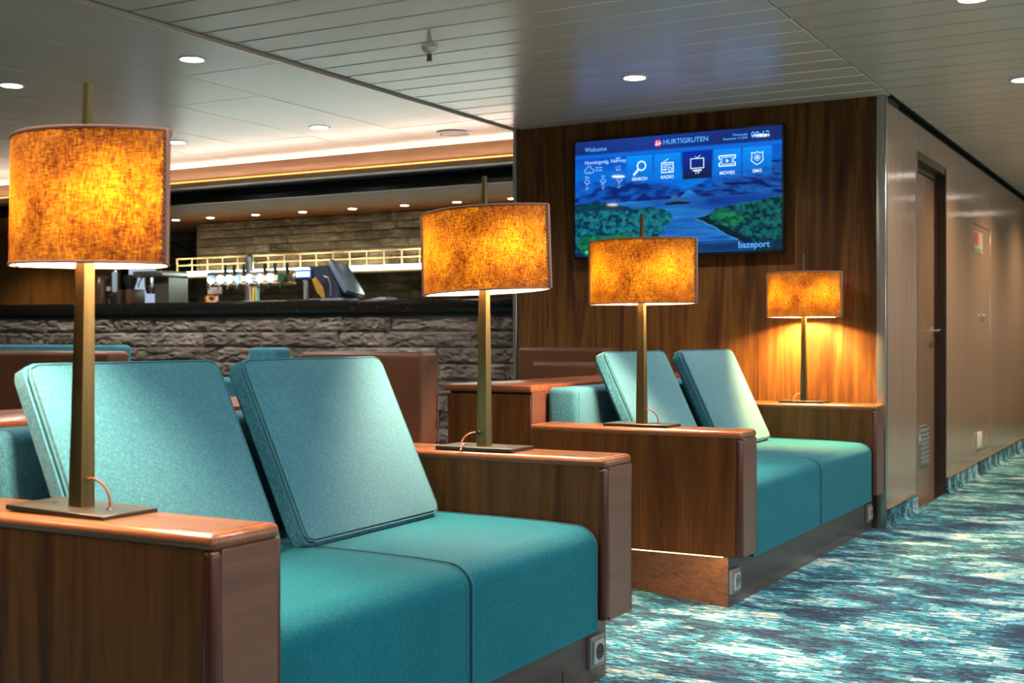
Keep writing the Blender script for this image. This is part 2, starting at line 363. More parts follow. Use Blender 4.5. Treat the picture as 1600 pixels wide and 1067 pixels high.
bm = B(); box(bm, XC - .066, XC - .058, 7.87, 8.13, .215, .465, .002, 1)
vent = obj('air_grille', bm, M['steel'], fr)
for k in range(8): bx('slat', (XC - .058, XC - .050, 7.885, 8.115, .23 + k * .028, .246 + k * .028), M['silver'], vent, .001, 1)
bm = B(); cyl(bm, (XC - .065, 8.30, 1.056), .024, .008, 20, axis='x'); cyl(bm, (XC - .06, 8.30, 1.056), .009, .055, 12, axis='x'); box(bm, XC - .018, XC - .002, 8.19, 8.31, 1.048, 1.064, .005, 2); obj('door_handle', bm, M['chrome'], fr)
bm = B(); box(bm, XC - .10, XC + .006, D0 + .02, D1 - .03, 0, .012, .003, 1); obj('threshold', bm, M['chrome'], fr)
# carpet skirting with capping strip, coved at the foot
for i, (a, b) in enumerate(((YT + .02, D0 - .012), (D1 + .004, 17))):
    bm = B(); prism(bm, [(XC, 0), (XC + .030, 0), (XC + .016, .012), (XC + .011, .03), (XC + .010, .100), (XC, .100)], 'y', a, b)
    sk = struct('baseboard_right' if i == 0 else 'baseboard_corridor', bm, M['carpet_v'], label='carpet skirting before the cabin door' if i == 0 else 'carpet skirting beyond the cabin door')
    bx('capping_strip', (XC, XC + .014, a, b, .100, .108), M['copper_trim'], sk, .002, 1)
# rest of the shell: outer wall with windows, rear, far and left walls
wo = struct('wall_window', (lambda b: (box(b, WX, WX + .12, -2.3, 17, 0, .95), box(b, WX, WX + .12, -2.3, 17, 1.95, H), [box(b, WX, WX + .12, p, q, .95, 1.95) for p, q in zip([-2.3] + [v + .75 for v in WINS], [v - .75 for v in WINS] + [17])], b)[-1])(B()), M['offwhite'], label='outer wall with windows')
for i, y in enumerate(WINS):
    bm = B()
    for d in ((y - .75, y - .70, .95, 1.95), (y + .70, y + .75, .95, 1.95), (y - .70, y + .70, .95, 1.0), (y - .70, y + .70, 1.90, 1.95)): box(bm, WX - .01, WX + .06, *d, .004, 1)
    wn = struct('window_%d' % (i + 1), bm, M['steel'], label='window in the outer wall')
struct('wall_front', (lambda b: (box(b, -12, WX, -2.4, -2.3, 0, H + .02), b)[1])(B()), M['walnut_wall'], label='walnut wall behind the viewer')
struct('wall_end', (lambda b: (box(b, XC - .2, WX + .1, 17, 17.1, 0, H + .02), b)[1])(B()), M['laminate'], label='end wall of the corridor')
struct('wall_left', (lambda b: (box(b, -12.1, -12, -2.4, 10, 0, H + .02), b)[1])(B()), M['amber_wood'], label='far left wall')

# ------------------------------------------------------------------ downlights
def downlight(x, y, label=None, r=.052, z=H, power=DOWN, group='round white downlights in the ceiling', spot=True, col=(1, .92, .82)):
    t = thing('downlight', label or 'round recessed downlight in the ceiling', 'ceiling light', (x, y, z), group)
    bm = B(); lathe(bm, [(r * 1.25, 0), (r * 1.25, -.003), (r * 1.02, -.005), (r, -.001), (r * .98, .012)], 32); o = obj('rim', bm, M['white_plastic'], t, local=True)
    bm = B(); cyl(bm, (0, 0, -.0035), r, .002, 32); obj('diffuser', bm, M['lamp_disc'], t, local=True)
    if spot:
        l = light('downlight_beam', 'SPOT', (x, y, z - .012), power, col, spot_size=R(150 if z > 2.1 else 100), spot_blend=.9, shadow_soft_size=.045)
    return t
DL = [(-4.09, 4.26, 'downlight in the tiled ceiling, second from the ceiling seam nearest the viewer'), (-5.31, 4.25, 'leftmost downlight in view, at the left edge over the big lamp'),
      (-4.73, 6.01, 'downlight by the glowing cove, left of the round speaker'), (-5.90, 6.01, 'small downlight peeping out beside the big lampshade edge'),
      (-2.48, 5.63, 'downlight in the strip ceiling in front of the television'), (-.82, 6.62, 'downlight at the right edge over the corridor'), (-.79, 4.95, 'downlight at the top edge over the corridor carpet'),
      (-2.9, 3.0, 'ceiling downlight'), (-2.2, 1.2, 'ceiling downlight'), (-.79, 3.2, 'ceiling downlight'), (-.79, 1.4, 'ceiling downlight'), (-5.0, 2.4, 'ceiling downlight'), (-3.8, .6, 'ceiling downlight'),
      (-.82, 8.3, 'ceiling downlight'), (-.82, 10.0, 'ceiling downlight'), (-.82, 11.7, 'ceiling downlight'), (-.82, 13.4, 'ceiling downlight'), (.9, 2.2, 'ceiling downlight'), (.9, 4.6, 'ceiling downlight'), (-7.2, 3.4, 'ceiling downlight'), (-7.1, 5.9, 'ceiling downlight')]
for x, y, lb in DL:
    far = y > 8
    if lb != 'ceiling downlight': downlight(x, y, lb)
    else: downlight(x, y, 'round recessed ceiling downlight farther down the corridor' if far else 'round recessed ceiling downlight beyond the edge of the picture', power=DOWN * (1.5 if far else 1), group='downlights of the far corridor' if far else 'downlights outside the picture', col=(1, .74, .42) if far else (1, .92, .82))
BL = [(-4.50, 'hidden'), (-4.98, 'first small bar downlight from the walnut wall'), (-5.46, 'second small bar downlight from the walnut wall'), (-5.96, 'third small bar downlight from the walnut wall'),
      (-6.46, 'fourth small bar downlight from the walnut wall'), (-6.96, 'fifth small bar downlight from the walnut wall'), (-7.46, 'sixth small bar downlight from the walnut wall, first right of the big lampshade'), (-7.86, 'small bar downlight half hidden by the big lampshade')]
for x, lb in BL:
    downlight(x, 7.99, 'small bar downlight behind the walnut wall' if lb == 'hidden' else lb, .032, 2.04, BARD, 'small downlights over the bar', True, (1, .74, .42))
# round ceiling speaker
t = thing('ceiling_speaker', 'flat round grey speaker set in the ceiling by the cove light', 'speaker', (-4.12, 6.58, H))
bm = B(); lathe(bm, [(.112, 0), (.112, -.004), (.098, -.007), (.096, -.002)], 40); obj('rim', bm, M['white_plastic'], t, local=True)
bm = B(); cyl(bm, (0, 0, -.005), .097, .003, 40); obj('grille', bm, mat('speaker_grille', (.10, .09, .08), .4, .3), t, local=True)
for sx in (-.085, .085):
    bm = B(); cyl(bm, (sx, -.02, -.012), .008, .008, 12); obj('clip', bm, M['chrome'], t, local=True)  # chrome stubs added for two sparkles of light, no real fixings
# sprinkler
t = thing('sprinkler', 'small white sprinkler head with a red glass bulb under the strip ceiling', 'sprinkler', (-3.02, 4.615, H))
bm = B(); lathe(bm, [(.036, 0), (.035, -.006), (.026, -.016), (.012, -.024)], 24); obj('cap', bm, M['white_plastic'], t, local=True)
bm = B(); cyl(bm, (0, 0, -.030), .009, .010, 12); box(bm, -.011, -.007, -.003, .003, -.055, -.028); box(bm, .007, .011, -.003, .003, -.055, -.028); cyl(bm, (0, 0, -.060), .014, .004, 16); obj('frame', bm, M['silver'], t, local=True)
bm = B(); cyl(bm, (0, 0, -.055), .004, .025, 10); obj('glass_bulb', bm, M['red_glass'], t, local=True)
# ------------------------------------------------------------------ bar canopy
x0, x1 = -12.0, XL - .003
beam = struct('trim_5', (lambda b: (box(b, x0, x1, 6.865, 6.99, 2.120, 2.272), b)[1])(B()), M['beam_wood'], label='long pale wood beam over the bar with light above it')
bx('led_ledge', (x0, x1, 6.825, 6.865, 2.120, 2.155), M['beam_wood'], beam)['label'] = 'lower lip of the beam'
bx('led_strip', (x0, x1, 6.852, 6.8645, 2.1552, 2.168), M['amber_led'], beam)['label'] = 'amber light line along the beam'
bx('cove_strip', (x0, x1, 6.872, 6.90, 2.272, 2.276), M['cove'], beam)['label'] = 'white light line on top of the beam'
light('cove_light', 'AREA', ((x0 + x1) / 2, 6.838, 2.163), COVE, (1, .80, .68), (R(180 + 30), 0, 0), shape='RECTANGLE', size=x1 - x0, size_y=.03)
track = struct('trim_6', (lambda b: (box(b, x0, x1, 6.99, 7.12, 2.142, 2.27), [box(b, x0, x1, 7.02 + k * .045, 7.045 + k * .045, 2.118, 2.142, .003, 1) for k in range(2)], box(b, x0, x1, 7.10, 7.14, 2.035, 2.27), b)[-1])(B()), M['black'], label='black shutter track over the bar')
for z in (2.075, 2.10): bx('rail', (x0, x1, 7.088, 7.10, z, z + .010), M['black'], track, .004, 2)
struct('soffit', (lambda b: (box(b, x0, x1, 7.14, 9.4, 2.04, 2.26), b)[1])(B()), M['soffit'], label='polished wood soffit over the bar with small downlights')
# stones
def stone_mesh(L, h, depth, seed, nx=16, nz=6):
    rs = random.Random(seed); bm = B(); g = []
    for j in range(nz + 1):
        row = []
        for i in range(nx + 1):
            x = -L / 2 + L * i / nx; z = -h / 2 + h * j / nz; e = 0 < i < nx and 0 < j < nz
            y = -(depth * (.35 + .65 * rs.random())) if e else -(depth * (.05 + .3 * rs.random()))
            if e: x += rs.uniform(-.3, .3) * L / nx; z += rs.uniform(-.25, .25) * h / nz
            row.append(bm.verts.new((x, y, z)))
        g.append(row)
    for j in range(nz):
        for i in range(nx):
            a, b, c, d = g[j][i], g[j][i + 1], g[j + 1][i + 1], g[j + 1][i]
            if rs.random() < .5: bm.faces.new((a, b, c)); bm.faces.new((a, c, d))
            else: bm.faces.new((a, b, d)); bm.faces.new((b, c, d))
    ring = [g[0][i] for i in range(nx + 1)] + [g[j][nx] for j in range(1, nz + 1)] + [g[nz][i] for i in range(nx - 1, -1, -1)] + [g[j][0] for j in range(nz - 1, 0, -1)]
    back = [bm.verts.new((v.co.x, .02, v.co.z)) for v in ring]; n = len(ring)
    for k in range(n): bm.faces.new((ring[k], back[k], back[(k + 1) % n], ring[(k + 1) % n]))
    return bm
def stone_field(parent, x0, x1, z0, rows, h, mt, depth, lens, seed, name='stone'):
    rs = random.Random(seed); lib = []
    for li, L in enumerate(lens):
        for v in range(3):
            bm = stone_mesh(L - .004, h - .004, depth, seed + li * 7 + v); me = bpy.data.meshes.new('stone')
            for f in bm.faces: f.smooth = False
            bm.to_mesh(me); bm.free(); me.materials.append(mt); lib.append((L, me))
    for r in range(rows):
        x = x0 - rs.uniform(0, .15) * 0
        while x < x1 - .02:
            L, me = rs.choice(lib)
            sx = 1
            if x + L > x1: sx = (x1 - x) / L
            o = bpy.data.objects.new(name, me); C.objects.link(o); o.parent = parent
            o.location = (x + L * sx / 2, rs.uniform(-.010, .004), z0 + h * (r + .5)); o.scale = (sx, 1, 1)
            x += L * sx
# bar counter (root at its right front foot; local -x runs along the front)
RZ = math.atan2(.49, 4.0)
bar = thing('bar_counter', 'long bar counter faced in rough grey split stone with a black granite top', 'bar counter', (-3.79, 6.935, 0), None, RZ)
bm = B(); box(bm, -6.6, -.01, .02, .10, 0, 1.17); obj('core', bm, M['grout'], bar, local=True)
bm = B(); box(bm, -6.6, -.0, -.050, .62, 1.178, 1.262, .004, 2); obj('counter_top', bm, M['granite'], bar, local=True)['label'] = 'black granite counter top'
bm = B(); box(bm, -6.6, -.01, -.02, .12, 1.158, 1.178); obj('top_support', bm, M['black_matt'], bar, local=True)
stone_field(bar, -6.6, -.03, .0, 11, .1052, M['stone'], .027, (.36, .48, .62), 11)
# stone wall behind the bar
YB = 8.34
ws = struct('wall_bar', (lambda b: (box(b, -7.90, -3.2, YB, YB + .1, 0, 2.04), b)[1])(B()), M['grout'], label='rough stone wall behind the bar')
def stones_on(wall, x0, x1, z0, rows, h, mt, y, seed):
    before = set(bpy.data.objects)
    stone_field(wall, x0, x1, z0, rows, h, mt, .016, (.26, .38, .55, .7), seed)
    for o in set(bpy.data.objects) - before: o.location.y += y
stones_on(ws, -7.90, -3.35, .90, 16, .0711, M['stone2'], YB - .02, 31)
bm = B(); box(bm, -7.92, -7.90, YB - .03, 9.1, 0, 2.04); struct('trim_7', bm, M['stone2'], label='end of the stone wall behind the bar')
wd = struct('wall_recess', (lambda b: (box(b, -9.2, -7.6, 9.1, 9.2, 0, 2.04), b)[1])(B()), M['grout'], label='dark stone wall in the recess left of the taps')
stones_on(wd, -9.2, -7.92, .90, 16, .0711, M['stone'], 9.08, 57)
wa = struct('wall_amber', (lambda b: (box(b, -12, -9.2, 8.62, 8.72, 0, 2.04), b)[1])(B()), M['black_matt'], label='wood panelled wall left of the bar')
for k in range(6): piece('wall_panel', (-9.2 - .46 * (k + 1) + .002, -9.2 - .46 * k - .002, 8.60, 8.62, 0, 2.04), M['amber_wood'], wa, .002)
light('bar_side_light', 'SPOT', (-10.2, 7.9, 2.02), 30, (1, .66, .25), spot_size=R(140), spot_blend=.8, shadow_soft_size=.05)
downlight(-9.3, 7.99, 'small bar downlight hidden behind the big lampshade', .032, 2.04, BARD, 'small downlights over the bar', True, (1, .7, .4))
# lit shelf with gallery rail on the stone wall
sh = thing('rail_shelf', 'long brass gallery rail over a glowing glass shelf on the stone wall', 'shelf', (-5.7, YB - .05, 1.58))
bx('shelf_board', (-8.0, -3.4, YB - .20, YB - .03, 1.535, 1.560), M['amber_wood'], sh, .002)
bx('led_strip', (-8.0, -3.4, YB - .215, YB - .195, 1.555, 1.592), M['aqua_led'], sh, .002)['label'] = 'white glowing front edge of the shelf'
for z in (1.650, 1.708): bx('rail', (-8.0, -3.4, YB - .20, YB - .188, z - .005, z + .005), M['rail_cream'], sh, .003)
k = -8.0
while k < -3.4:
    bx('rail_post', (k, k + .007, YB - .20, YB - .190, 1.585, 1.712), M['rail_cream'], sh); k += .1785 if k < -7.6 else .34 * .5
light('shelf_glow', 'AREA', (-5.7, YB - .22, 1.575), 6, (.80, 1, .90), (R(90), 0, R(180)), shape='RECTANGLE', size=4.4, size_y=.03)
# beer tap tower
tt = thing('beer_tap_tower', 'T shaped brass beer tap tower with glowing badges on the bar', 'beer tap', (-6.11, 6.95, 1.262))
bm = B(); lathe(bm, [(.055, 0), (.055, .012), (.032, .02), (.028, .30), (.033, .305), (.031, .335), (.012, .35)], 24); obj('column', bm, M['steel'], tt, local=True)
bm = B(); box(bm, -.40, .41, -.028, .028, .125, .150, .008, 2); box(bm, -.40, .41, -.02, .02, .150, .235, .01, 2); obj('cross_bar', bm, mat('tap_brass', (.62, .45, .25), .25, .9), tt, local=True)
bm = B(); box(bm, .036, .060, -.02, .02, 0, .125, .004, 1); obj('side_pipe', bm, mat('yellow_pipe', (.75, .40, .04), .3), tt, local=True)
bm = B(); box(bm, .066, .080, -.02, .02, 0, .125, .004, 1); obj('side_pipe', bm, mat('green_pipe', (.30, .55, .42), .3), tt, local=True)
mb = mat('badge_glow', (.1, .1, .2), .4, 0, .3); P_ = bs(mb); tc = nd(mb, 'ShaderNodeTexCoord'); n_ = nd(mb, 'ShaderNodeTexNoise'); n_.inputs['Scale'].default_value = 22; ln(mb, tc, 'Object', n_, 'Vector')
rr = ramp(mb, n_, 'Fac', [(.40, (.10, .30, 1)), (.5, (.75, .9, 1)), (.62, (1, 1, .95))]); ln(mb, rr, 0, P_, 'Emission Color'); P_.inputs['Emission Strength'].default_value = 2.2
for i, px in enumerate((-.325, -.235, -.15, -.06, .045, .14, .235, .345)):
    bm = B(); cyl(bm, (px, -.062, .178), .030, .022, 24, axis='y')
    g = obj('badge', bm, mb if i < 7 else M['green_paint'], tt, local=True)
    if i == 7: g['label'] = 'unlit green badge'
    bm = B(); cyl(bm, (px, -.040, .178), .010, .05, 12, axis='y'); tube(bm, [(px, -.045, .15), (px, -.07, .13), (px, -.072, .10)], .007, 8); obj('spout', bm, M['chrome'], tt, local=True)
    if i not in (0, 4): 
        bm = B(); lathe(bm, [(.006, .20), (.007, .225), (.012, .235), (.013, .275), (.008, .285)], 12, (px + .03, -.03, 0)); obj('tap_handle', bm, M['tap_black'], tt, local=True)
# small cards under the taps
t = thing('menu_card', 'small white menu card behind the orange one by the taps', 'card', (-6.60, 7.12, 1.262)); t['group'] = 'cards on the bar'
bm = B(); box(bm, -.075, .075, -.002, .004, .0, .148); obj('backing', bm, M['black_matt'], t, local=True)
bm = B(); box(bm, -.070, .070, -.005, -.002, .080, .142); obj('card_face', bm, mat('card_white', (.66, .58, .50), .5), t, local=True)
t2 = thing('picture_card', 'small orange picture card standing on the bar below the taps', 'card', (-6.52, 7.00, 1.262)); t2['group'] = 'cards on the bar'
bm = B(); box(bm, -.068, .062, -.004, .004, 0, .066, .002, 1)
mc = mat('card_orange', (.8, .3, .05), .4); n_ = noise(mc, coords(mc, (18, 18, 30)), 1, 3); r_ = ramp(mc, n_, 'Fac', [(.38, (.10, .02, .01)), (.47, (.85, .30, .05)), (.6, (.78, .62, .5))]); ln(mc, r_, 0, bs(mc), 'Base Color'); obj('card_face', bm, mc, t2, local=True)
# till with customer display
t = till = thing('cash_register', 'dark blue touch screen till seen from behind on the bar', 'till', (-5.38, 6.98, 1.262))
dk = mat('till_plastic', (.035, .045, .075), .3); dk2 = mat('till_grey', (.16, .17, .18), .35)
bm = B(); box(bm, -.16, .16, -.10, .10, 0, .022, .006, 2); obj('base', bm, dk2, t, local=True)
bm = B(); xf = Matrix.Translation((.12, .0, .160)) @ Matrix.Rotation(R(-34), 4, 'Y') @ Matrix.Rotation(R(10), 4, 'Z'); box(bm, -.020, .020, -.13, .13, -.135, .135, .010, 2, None)
bmesh.ops.transform(bm, matrix=xf, verts=bm.verts); obj('screen_case', bm, mat('till_case', (.10, .15, .20), .3), t, local=True)['label'] = 'tilted blue grey screen case'
bm = B(); prism(bm, [(-.15, .245), (.055, .255), (.14, .13), (.13, .02), (.0, .02), (-.02, .10), (-.10, .19)], 'y', -.085, .09, .008, 2); obj('housing', bm, dk, t, local=True)
bm = B(); tube(bm, [(.0, -.095, .175), (.04, -.10, .165), (.06, -.10, .12), (.06, -.095, .04)], .006, 8); obj('cable', bm, M['silver'], t, local=True)
bag = B(); prism(bag, [(-.27, .185), (-.10, .185), (-.11, .06), (-.165, .03), (-.22, .08)], 'y', .10, .108); SL = bag
obj('paper_sleeve', SL, mat('yellow_paper', (.62, .34, .05), .6), till, local=True)['label'] = 'yellow paper hanging from the till'
t = thing('customer_display', 'customer display lit blue on a short pole beside the till', 'display', (-5.47, 6.80, 1.262))
bm = B(); box(bm, -.10, .09, -.05, .05, 0, .012, .004, 1); obj('base', bm, M['black_matt'], t, local=True)
bm = B(); box(bm, -.016, .016, -.010, .012, .012, .175, .004, 1); obj('pole', bm, dk2, t, local=True)
bm = B(); box(bm, -.085, .065, -.020, .014, .155, .220, .006, 2); obj('case', bm, mat('display_case', (.02, .04, .15), .3), t, local=True)
bm = B(); box(bm, -.072, .052, -.022, -.019, .168, .207, .001, 1); obj('lit_screen', bm, emis('display_blue', (.25, .38, 1), 3.2), t, local=True)
bm = B(); box(bm, -.062, .042, -.0235, -.0215, .178, .198, .001, 1); obj('lit_digits', bm, emis('display_white', (.85, .9, 1), 1.6), t, local=True)
tag((lambda b: ([box(b, -5.05 + i * .05, -4.98 + i * .05, 6.92, 7.05, 1.263, 1.270 + .008 * ((i * 7) % 3), .003, 1) for i in range(4)], obj('folded_cloth', b, mat('lilac_cloth', (.30, .28, .36), .8)))[1])(B()), 'folded lilac cloth lying on the bar right of the till', 'cloth')
# drip tray
tag((lambda b: (box(b, -5.98, -5.70, 6.86, 7.04, 1.2625, 1.275, .004, 1), obj('drip_tray', b, M['chrome']))[1])(B()), 'flat steel tray on the bar right of the taps', 'tray')
# coffee machine and its neighbours
t = thing('coffee_machine', 'grey steel espresso machine at the left end of the taps', 'coffee machine', (-7.10, 7.06, 1.262))
dm = mat('machine_metal', (.20, .19, .17), .28, .7)
bm = B(); box(bm, -.18, .13, -.12, .16, .215, .262, .008, 2); obj('top_housing', bm, M['steel'], t, local=True)
bm = B(); box(bm, -.02, .13, -.05, .16, 0, .215, .004, 1); obj('body', bm, dm, t, local=True)
bm = B(); box(bm, -.18, .13, -.12, .14, 0, .018, .004, 1); obj('drip_tray', bm, M['black_matt'], t, local=True)
bm = B(); lathe(bm, [(.030, .09), (.040, .12), (.046, .165), (.046, .215)], 20, (-.07, -.04, 0)); obj('group_head', bm, M['chrome'], t, local=True)
bm = B(); tube(bm, [(-.12, -.08, .215), (-.135, -.10, .17), (-.14, -.10, .14)], .006, 8); obj('steam_pipe', bm, M['chrome'], t, local=True)
t = thing('coffee_grinder', 'dark coffee grinder between the tall tap and the espresso machine', 'coffee grinder', (-7.42, 7.05, 1.262))
bm = B(); box(bm, -.07, .07, -.07, .09, 0, .13, .008, 2); obj('body', bm, mat('grinder_brown', (.10, .055, .03), .35), t, local=True)
bm = B(); lathe(bm, [(.030, .13), (.055, .20), (.055, .235), (.02, .245)], 20); obj('hopper', bm, M['black_matt'], t, local=True)
t = thing('swan_neck_tap', 'curved tap with blue light painted on, standing on the bar by the grinder', 'tap', (-7.40, 6.86, 1.262))
bm = B(); tube(bm, [(-.05, 0, 0), (-.05, 0, .05), (-.03, 0, .075), (0, 0, .09), (.01, 0, .12), (.01, 0, .27)], .011, 10); obj('spout', bm, M['chrome'], t, local=True)
bm = B(); box(bm, -.008, .035, -.012, .012, .10, .26, .006, 2); obj('column', bm, mat('tap_blue_lit', (.45, .62, .78), .2, .2), t, local=True)  # blue light falling on the column is put into its colour
t = thing('tall_urn', 'tall dark coffee urn on the bar right of the big lamp pole', 'urn', (-7.75, 7.05, 1.262))
bm = B(); lathe(bm, [(.075, 0), (.08, .01), (.08, .20), (.06, .24), (.02, .255)], 28); obj('body', bm, mat('urn_brown', (.10, .05, .02), .25), t, local=True)
bm = B(); box(bm, .09, .16, -.03, .03, 0, .22, .006, 2); obj('sight_panel', bm, M['black_matt'], t, local=True)
bm = B(); box(bm, .10, .145, -.036, -.03, .12, .155, .003, 1); obj('badge', bm, M['white_plastic'], t, local=True)

# ------------------------------------------------------------------ television
TX0, TX1, TZ0, TZ1, TY = -3.306, -2.031, 1.471, 2.176, 6.615
tv = thing('television', 'large flat television on the walnut wall showing a blue fjord menu', 'television', ((TX0 + TX1) / 2, 6.69, (TZ0 + TZ1) / 2))
bx('wall_bracket', (-2.85, -2.5, 6.655, 6.69, 1.65, 2.0), M['black_matt'], tv)
bx('case', (TX0, TX1, TY, TY + .040, TZ0, TZ1), M['black'], tv, .003, 2)
bm = B(); e = .010
for d in ((TX0, TX0 + e, TZ0, TZ1), (TX1 - e, TX1, TZ0, TZ1), (TX0 + e, TX1 - e, TZ0, TZ0 + .016), (TX0 + e, TX1 - e, TZ1 - e, TZ1)): box(bm, d[0], d[1], TY - .004, TY, d[2], d[3], .001, 1)
obj('bezel', bm, M['black'], tv)
SX0, SX1, SZ0, SZ1 = TX0 + e, TX1 - e, TZ0 + .016, TZ1 - e
NX, NY = 420, 230
def vnoise(x, y, seed=0):
    xi, yi = np.floor(x).astype(int), np.floor(y).astype(int); xf, yf = x - xi, y - yi
    def h(a, b): v = np.sin(a * 127.1 + b * 311.7 + seed * 74.7) * 43758.5453; return v - np.floor(v)
    u, v = xf * xf * (3 - 2 * xf), yf * yf * (3 - 2 * yf)
    return (h(xi, yi) * (1 - u) + h(xi + 1, yi) * u) * (1 - v) + (h(xi, yi + 1) * (1 - u) + h(xi + 1, yi + 1) * u) * v
def fbm(x, y, o=4, seed=0):
    s = 0; a = .5; t = 0
    for k in range(o): s = s + a * vnoise(x * 2 ** k, y * 2 ** k, seed + k); t += a; a *= .55
    return s / t
U, V = np.meshgrid((np.arange(NX) + .5) / NX, (np.arange(NY) + .5) / NY)
def C3(c): return np.array([((v / 255) / 12.92 if v / 255 < .04 else ((v / 255 + .055) / 1.055) ** 2.4) for v in c])
img = np.zeros((NY, NX, 3))
def put(mask, col):
    mk = np.clip(mask, 0, 1)[..., None]; img[:] = img * (1 - mk) + (col if getattr(col, 'ndim', 1) == 3 else C3(col)) * mk
def lerp(a, b, t): t = np.clip(t, 0, 1)[..., None]; return C3(a) * (1 - t) + C3(b) * t
def step(x, w=.004): return np.clip(x / w + .5, 0, 1)
n1 = fbm(U * 9, V * 9); n2 = fbm(U * 26, V * 26, 4, 5); n3 = fbm(U * 6, V * 24, 4, 9)
put(U * 0 + 1, lerp((0, 70, 190), (0, 120, 215), (V - .12) / .35 + (n3 - .5) * .8))
def curve(pts): return np.interp(U, [p[0] for p in pts], [p[1] for p in pts])
farridge = curve([(0, .33), (.12, .36), (.25, .35), (.42, .40), (.55, .45), (.62, .42), (.75, .30), (1, .22)]) + (n1 - .5) * .06
put(step(V - farridge), lerp((0, 62, 170), (10, 105, 205), n2 * 1.5 - .3))
ridge1 = curve([(0, .50), (.06, .47), (.14, .40), (.22, .42), (.30, .37), (.38, .40), (.46, .43), (.53, .47), (.58, .53), (.60, .60), (1, .60)]) + (n2 - .5) * .04
put(step(V - ridge1), lerp((4, 30, 110), (12, 84, 180), fbm(U * 26 + V * 12, V * 34, 4, 3) * 2.8 - 1.0))
ridge2 = curve([(0, .9), (.55, .60), (.58, .50), (.62, .43), (.68, .46), (.74, .38), (.80, .34), (.88, .36), (.95, .28), (1, .26)]) + (n2 - .5) * .05
put(step(V - ridge2), lerp((4, 22, 92), (20, 92, 178), fbm(U * 22 - V * 22, V * 36, 4, 8) * 3.0 - 1.1))
water = curve([(0, .535), (.3, .545), (.52, .54), (.57, .47), (.6, .50), (.62, .54), (1, .54)])
put(step(V - water), lerp((14, 74, 158), (40, 130, 205), fbm(U * 7, V * 40, 4, 2) * 1.6 - .35 + (.2 - np.abs(U - .52)) * .5))
put(step(V - water) * step(U - .62, .1) * step(.64 - V, .06), lerp((6, 36, 128), (24, 80, 165), n3))
lland = curve([(0, .545), (.08, .53), (.18, .54), (.3, .61), (.38, .60), (.45, .62), (.485, .67), (.50, .71), (.501, 2), (1, 2)]) + (n2 - .5) * .02
lland2 = curve([(0, 2), (.30, 2), (.40, .95), (.42, .90), (.425, .84), (.44, .80), (.47, .75), (.50, .70), (1, .6)])
lm = step(V - lland) * np.where(U < .40, 1, step(lland2 - V)) 
put(lm, lerp((2, 44, 72), (24, 122, 132), fbm(U * 60, V * 44, 4, 4) * 3.0 - 1.05))
put(lm * step(.5 - fbm(U * 9, V * 22, 3, 14), .06) * step(.62 - V, .05), lerp((2, 34, 56), (6, 66, 88), n2))
put(.8 * lm * np.clip(fbm(U * 50, V * 40, 3, 21) * 3 - .9, 0, 1) * step(fbm(U * 12, V * 16, 3, 6) * .5 - np.hypot((U - .20) / .26, (V - .90) / .11) + .55, .1), lerp((4, 84, 40), (30, 150, 40), n2))
rland = curve([(0, 2), (.599, 2), (.60, .715), (.66, .69), (.70, .64), (.76, .62), (.86, .60), (.94, .575), (1, .56)]) + (n2 - .5) * .018
rland2 = curve([(0, .70), (.60, .71), (.65, .75), (.70, .80), (.75, .86), (.80, .90), (.86, .97), (1, 1.2)]) + (n2 - .5) * .02
rm = step(V - rland) * step(rland2 - V)
put(step(V - rland) * step(rland2 + .010 - V), (60, 140, 190)); put(rm, lerp((0, 36, 54), (18, 104, 96), fbm(U * 64, V * 46, 4, 12) * 3.0 - 1.1))
put(.8 * rm * np.clip(fbm(U * 50, V * 40, 3, 22) * 3 - .9, 0, 1) * step(fbm(U * 12, V * 16, 3, 7) * .5 - np.hypot((U - .75) / .11, (V - .735) / .07) + .5, .1), lerp((6, 92, 60), (36, 150, 60), n2))
put(rm * step(rland2 - V, .01) * step(V - rland2 + .06 * (n2 * 2), .01) * step(.86 - U), (4, 30, 44))
# ferry
put(step((.058 - np.abs(U - .515)) , .003) * step(V - .562 - .012 * np.abs(U - .515) / .058) * step(.590 - V), (8, 22, 40))
put(step((.040 - np.abs(U - .52)), .003) * step(V - .535) * step(.562 - V), (44, 92, 140)); put(step(.014 - np.abs(U - .50), .003) * step(V - .512) * step(.54 - V), (50, 100, 150))
# header and footer bars
put(step(.118 - V), lerp((14, 38, 108), (24, 60, 150), (np.abs(U - .35) * -1.6 + .9) - V * 3)); put(np.exp(-((V - .135) / .016) ** 2), (6, 104, 214))
put(step(V - .905) * step(U - .50, .06) * .55, (8, 30, 76)); put(step(V - .93) * .5, (14, 26, 64))
TL = [(.265, .394), (.402, .532), (.541, .680), (.688, .814), (.823, .955)]
for i, (a, b) in enumerate(TL):
    mk = step(U - a, .003) * step(b - U, .003) * step(V - .155) * step(.385 - V)
    if i == 2: put(mk, lerp((2, 40, 150), (16, 24, 62), (V - .2) / .17))
    else: put(mk * np.clip(.85 - (V - .155) * 2.2, .25, 1), lerp((0, 150, 250), (0, 120, 226), (V - .16) / .2 + (n1 - .5)))
vx = np.linspace(SX0, SX1, NX + 1); vz = np.linspace(SZ1, SZ0, NY + 1)
XX, ZZ = np.meshgrid(vx, vz); co = np.stack([XX, np.full_like(XX, TY - .001), ZZ], -1).reshape(-1, 3) - np.array(tv.location)
ii = (np.arange(NY)[:, None] * (NX + 1) + np.arange(NX)[None]).reshape(-1)
faces = np.stack([ii, ii + NX + 1, ii + NX + 2, ii + 1], -1)
me = bpy.data.meshes.new('screen'); me.from_pydata(co.tolist(), [], faces.tolist())
at = me.color_attributes.new('picture', 'FLOAT_COLOR', 'CORNER')
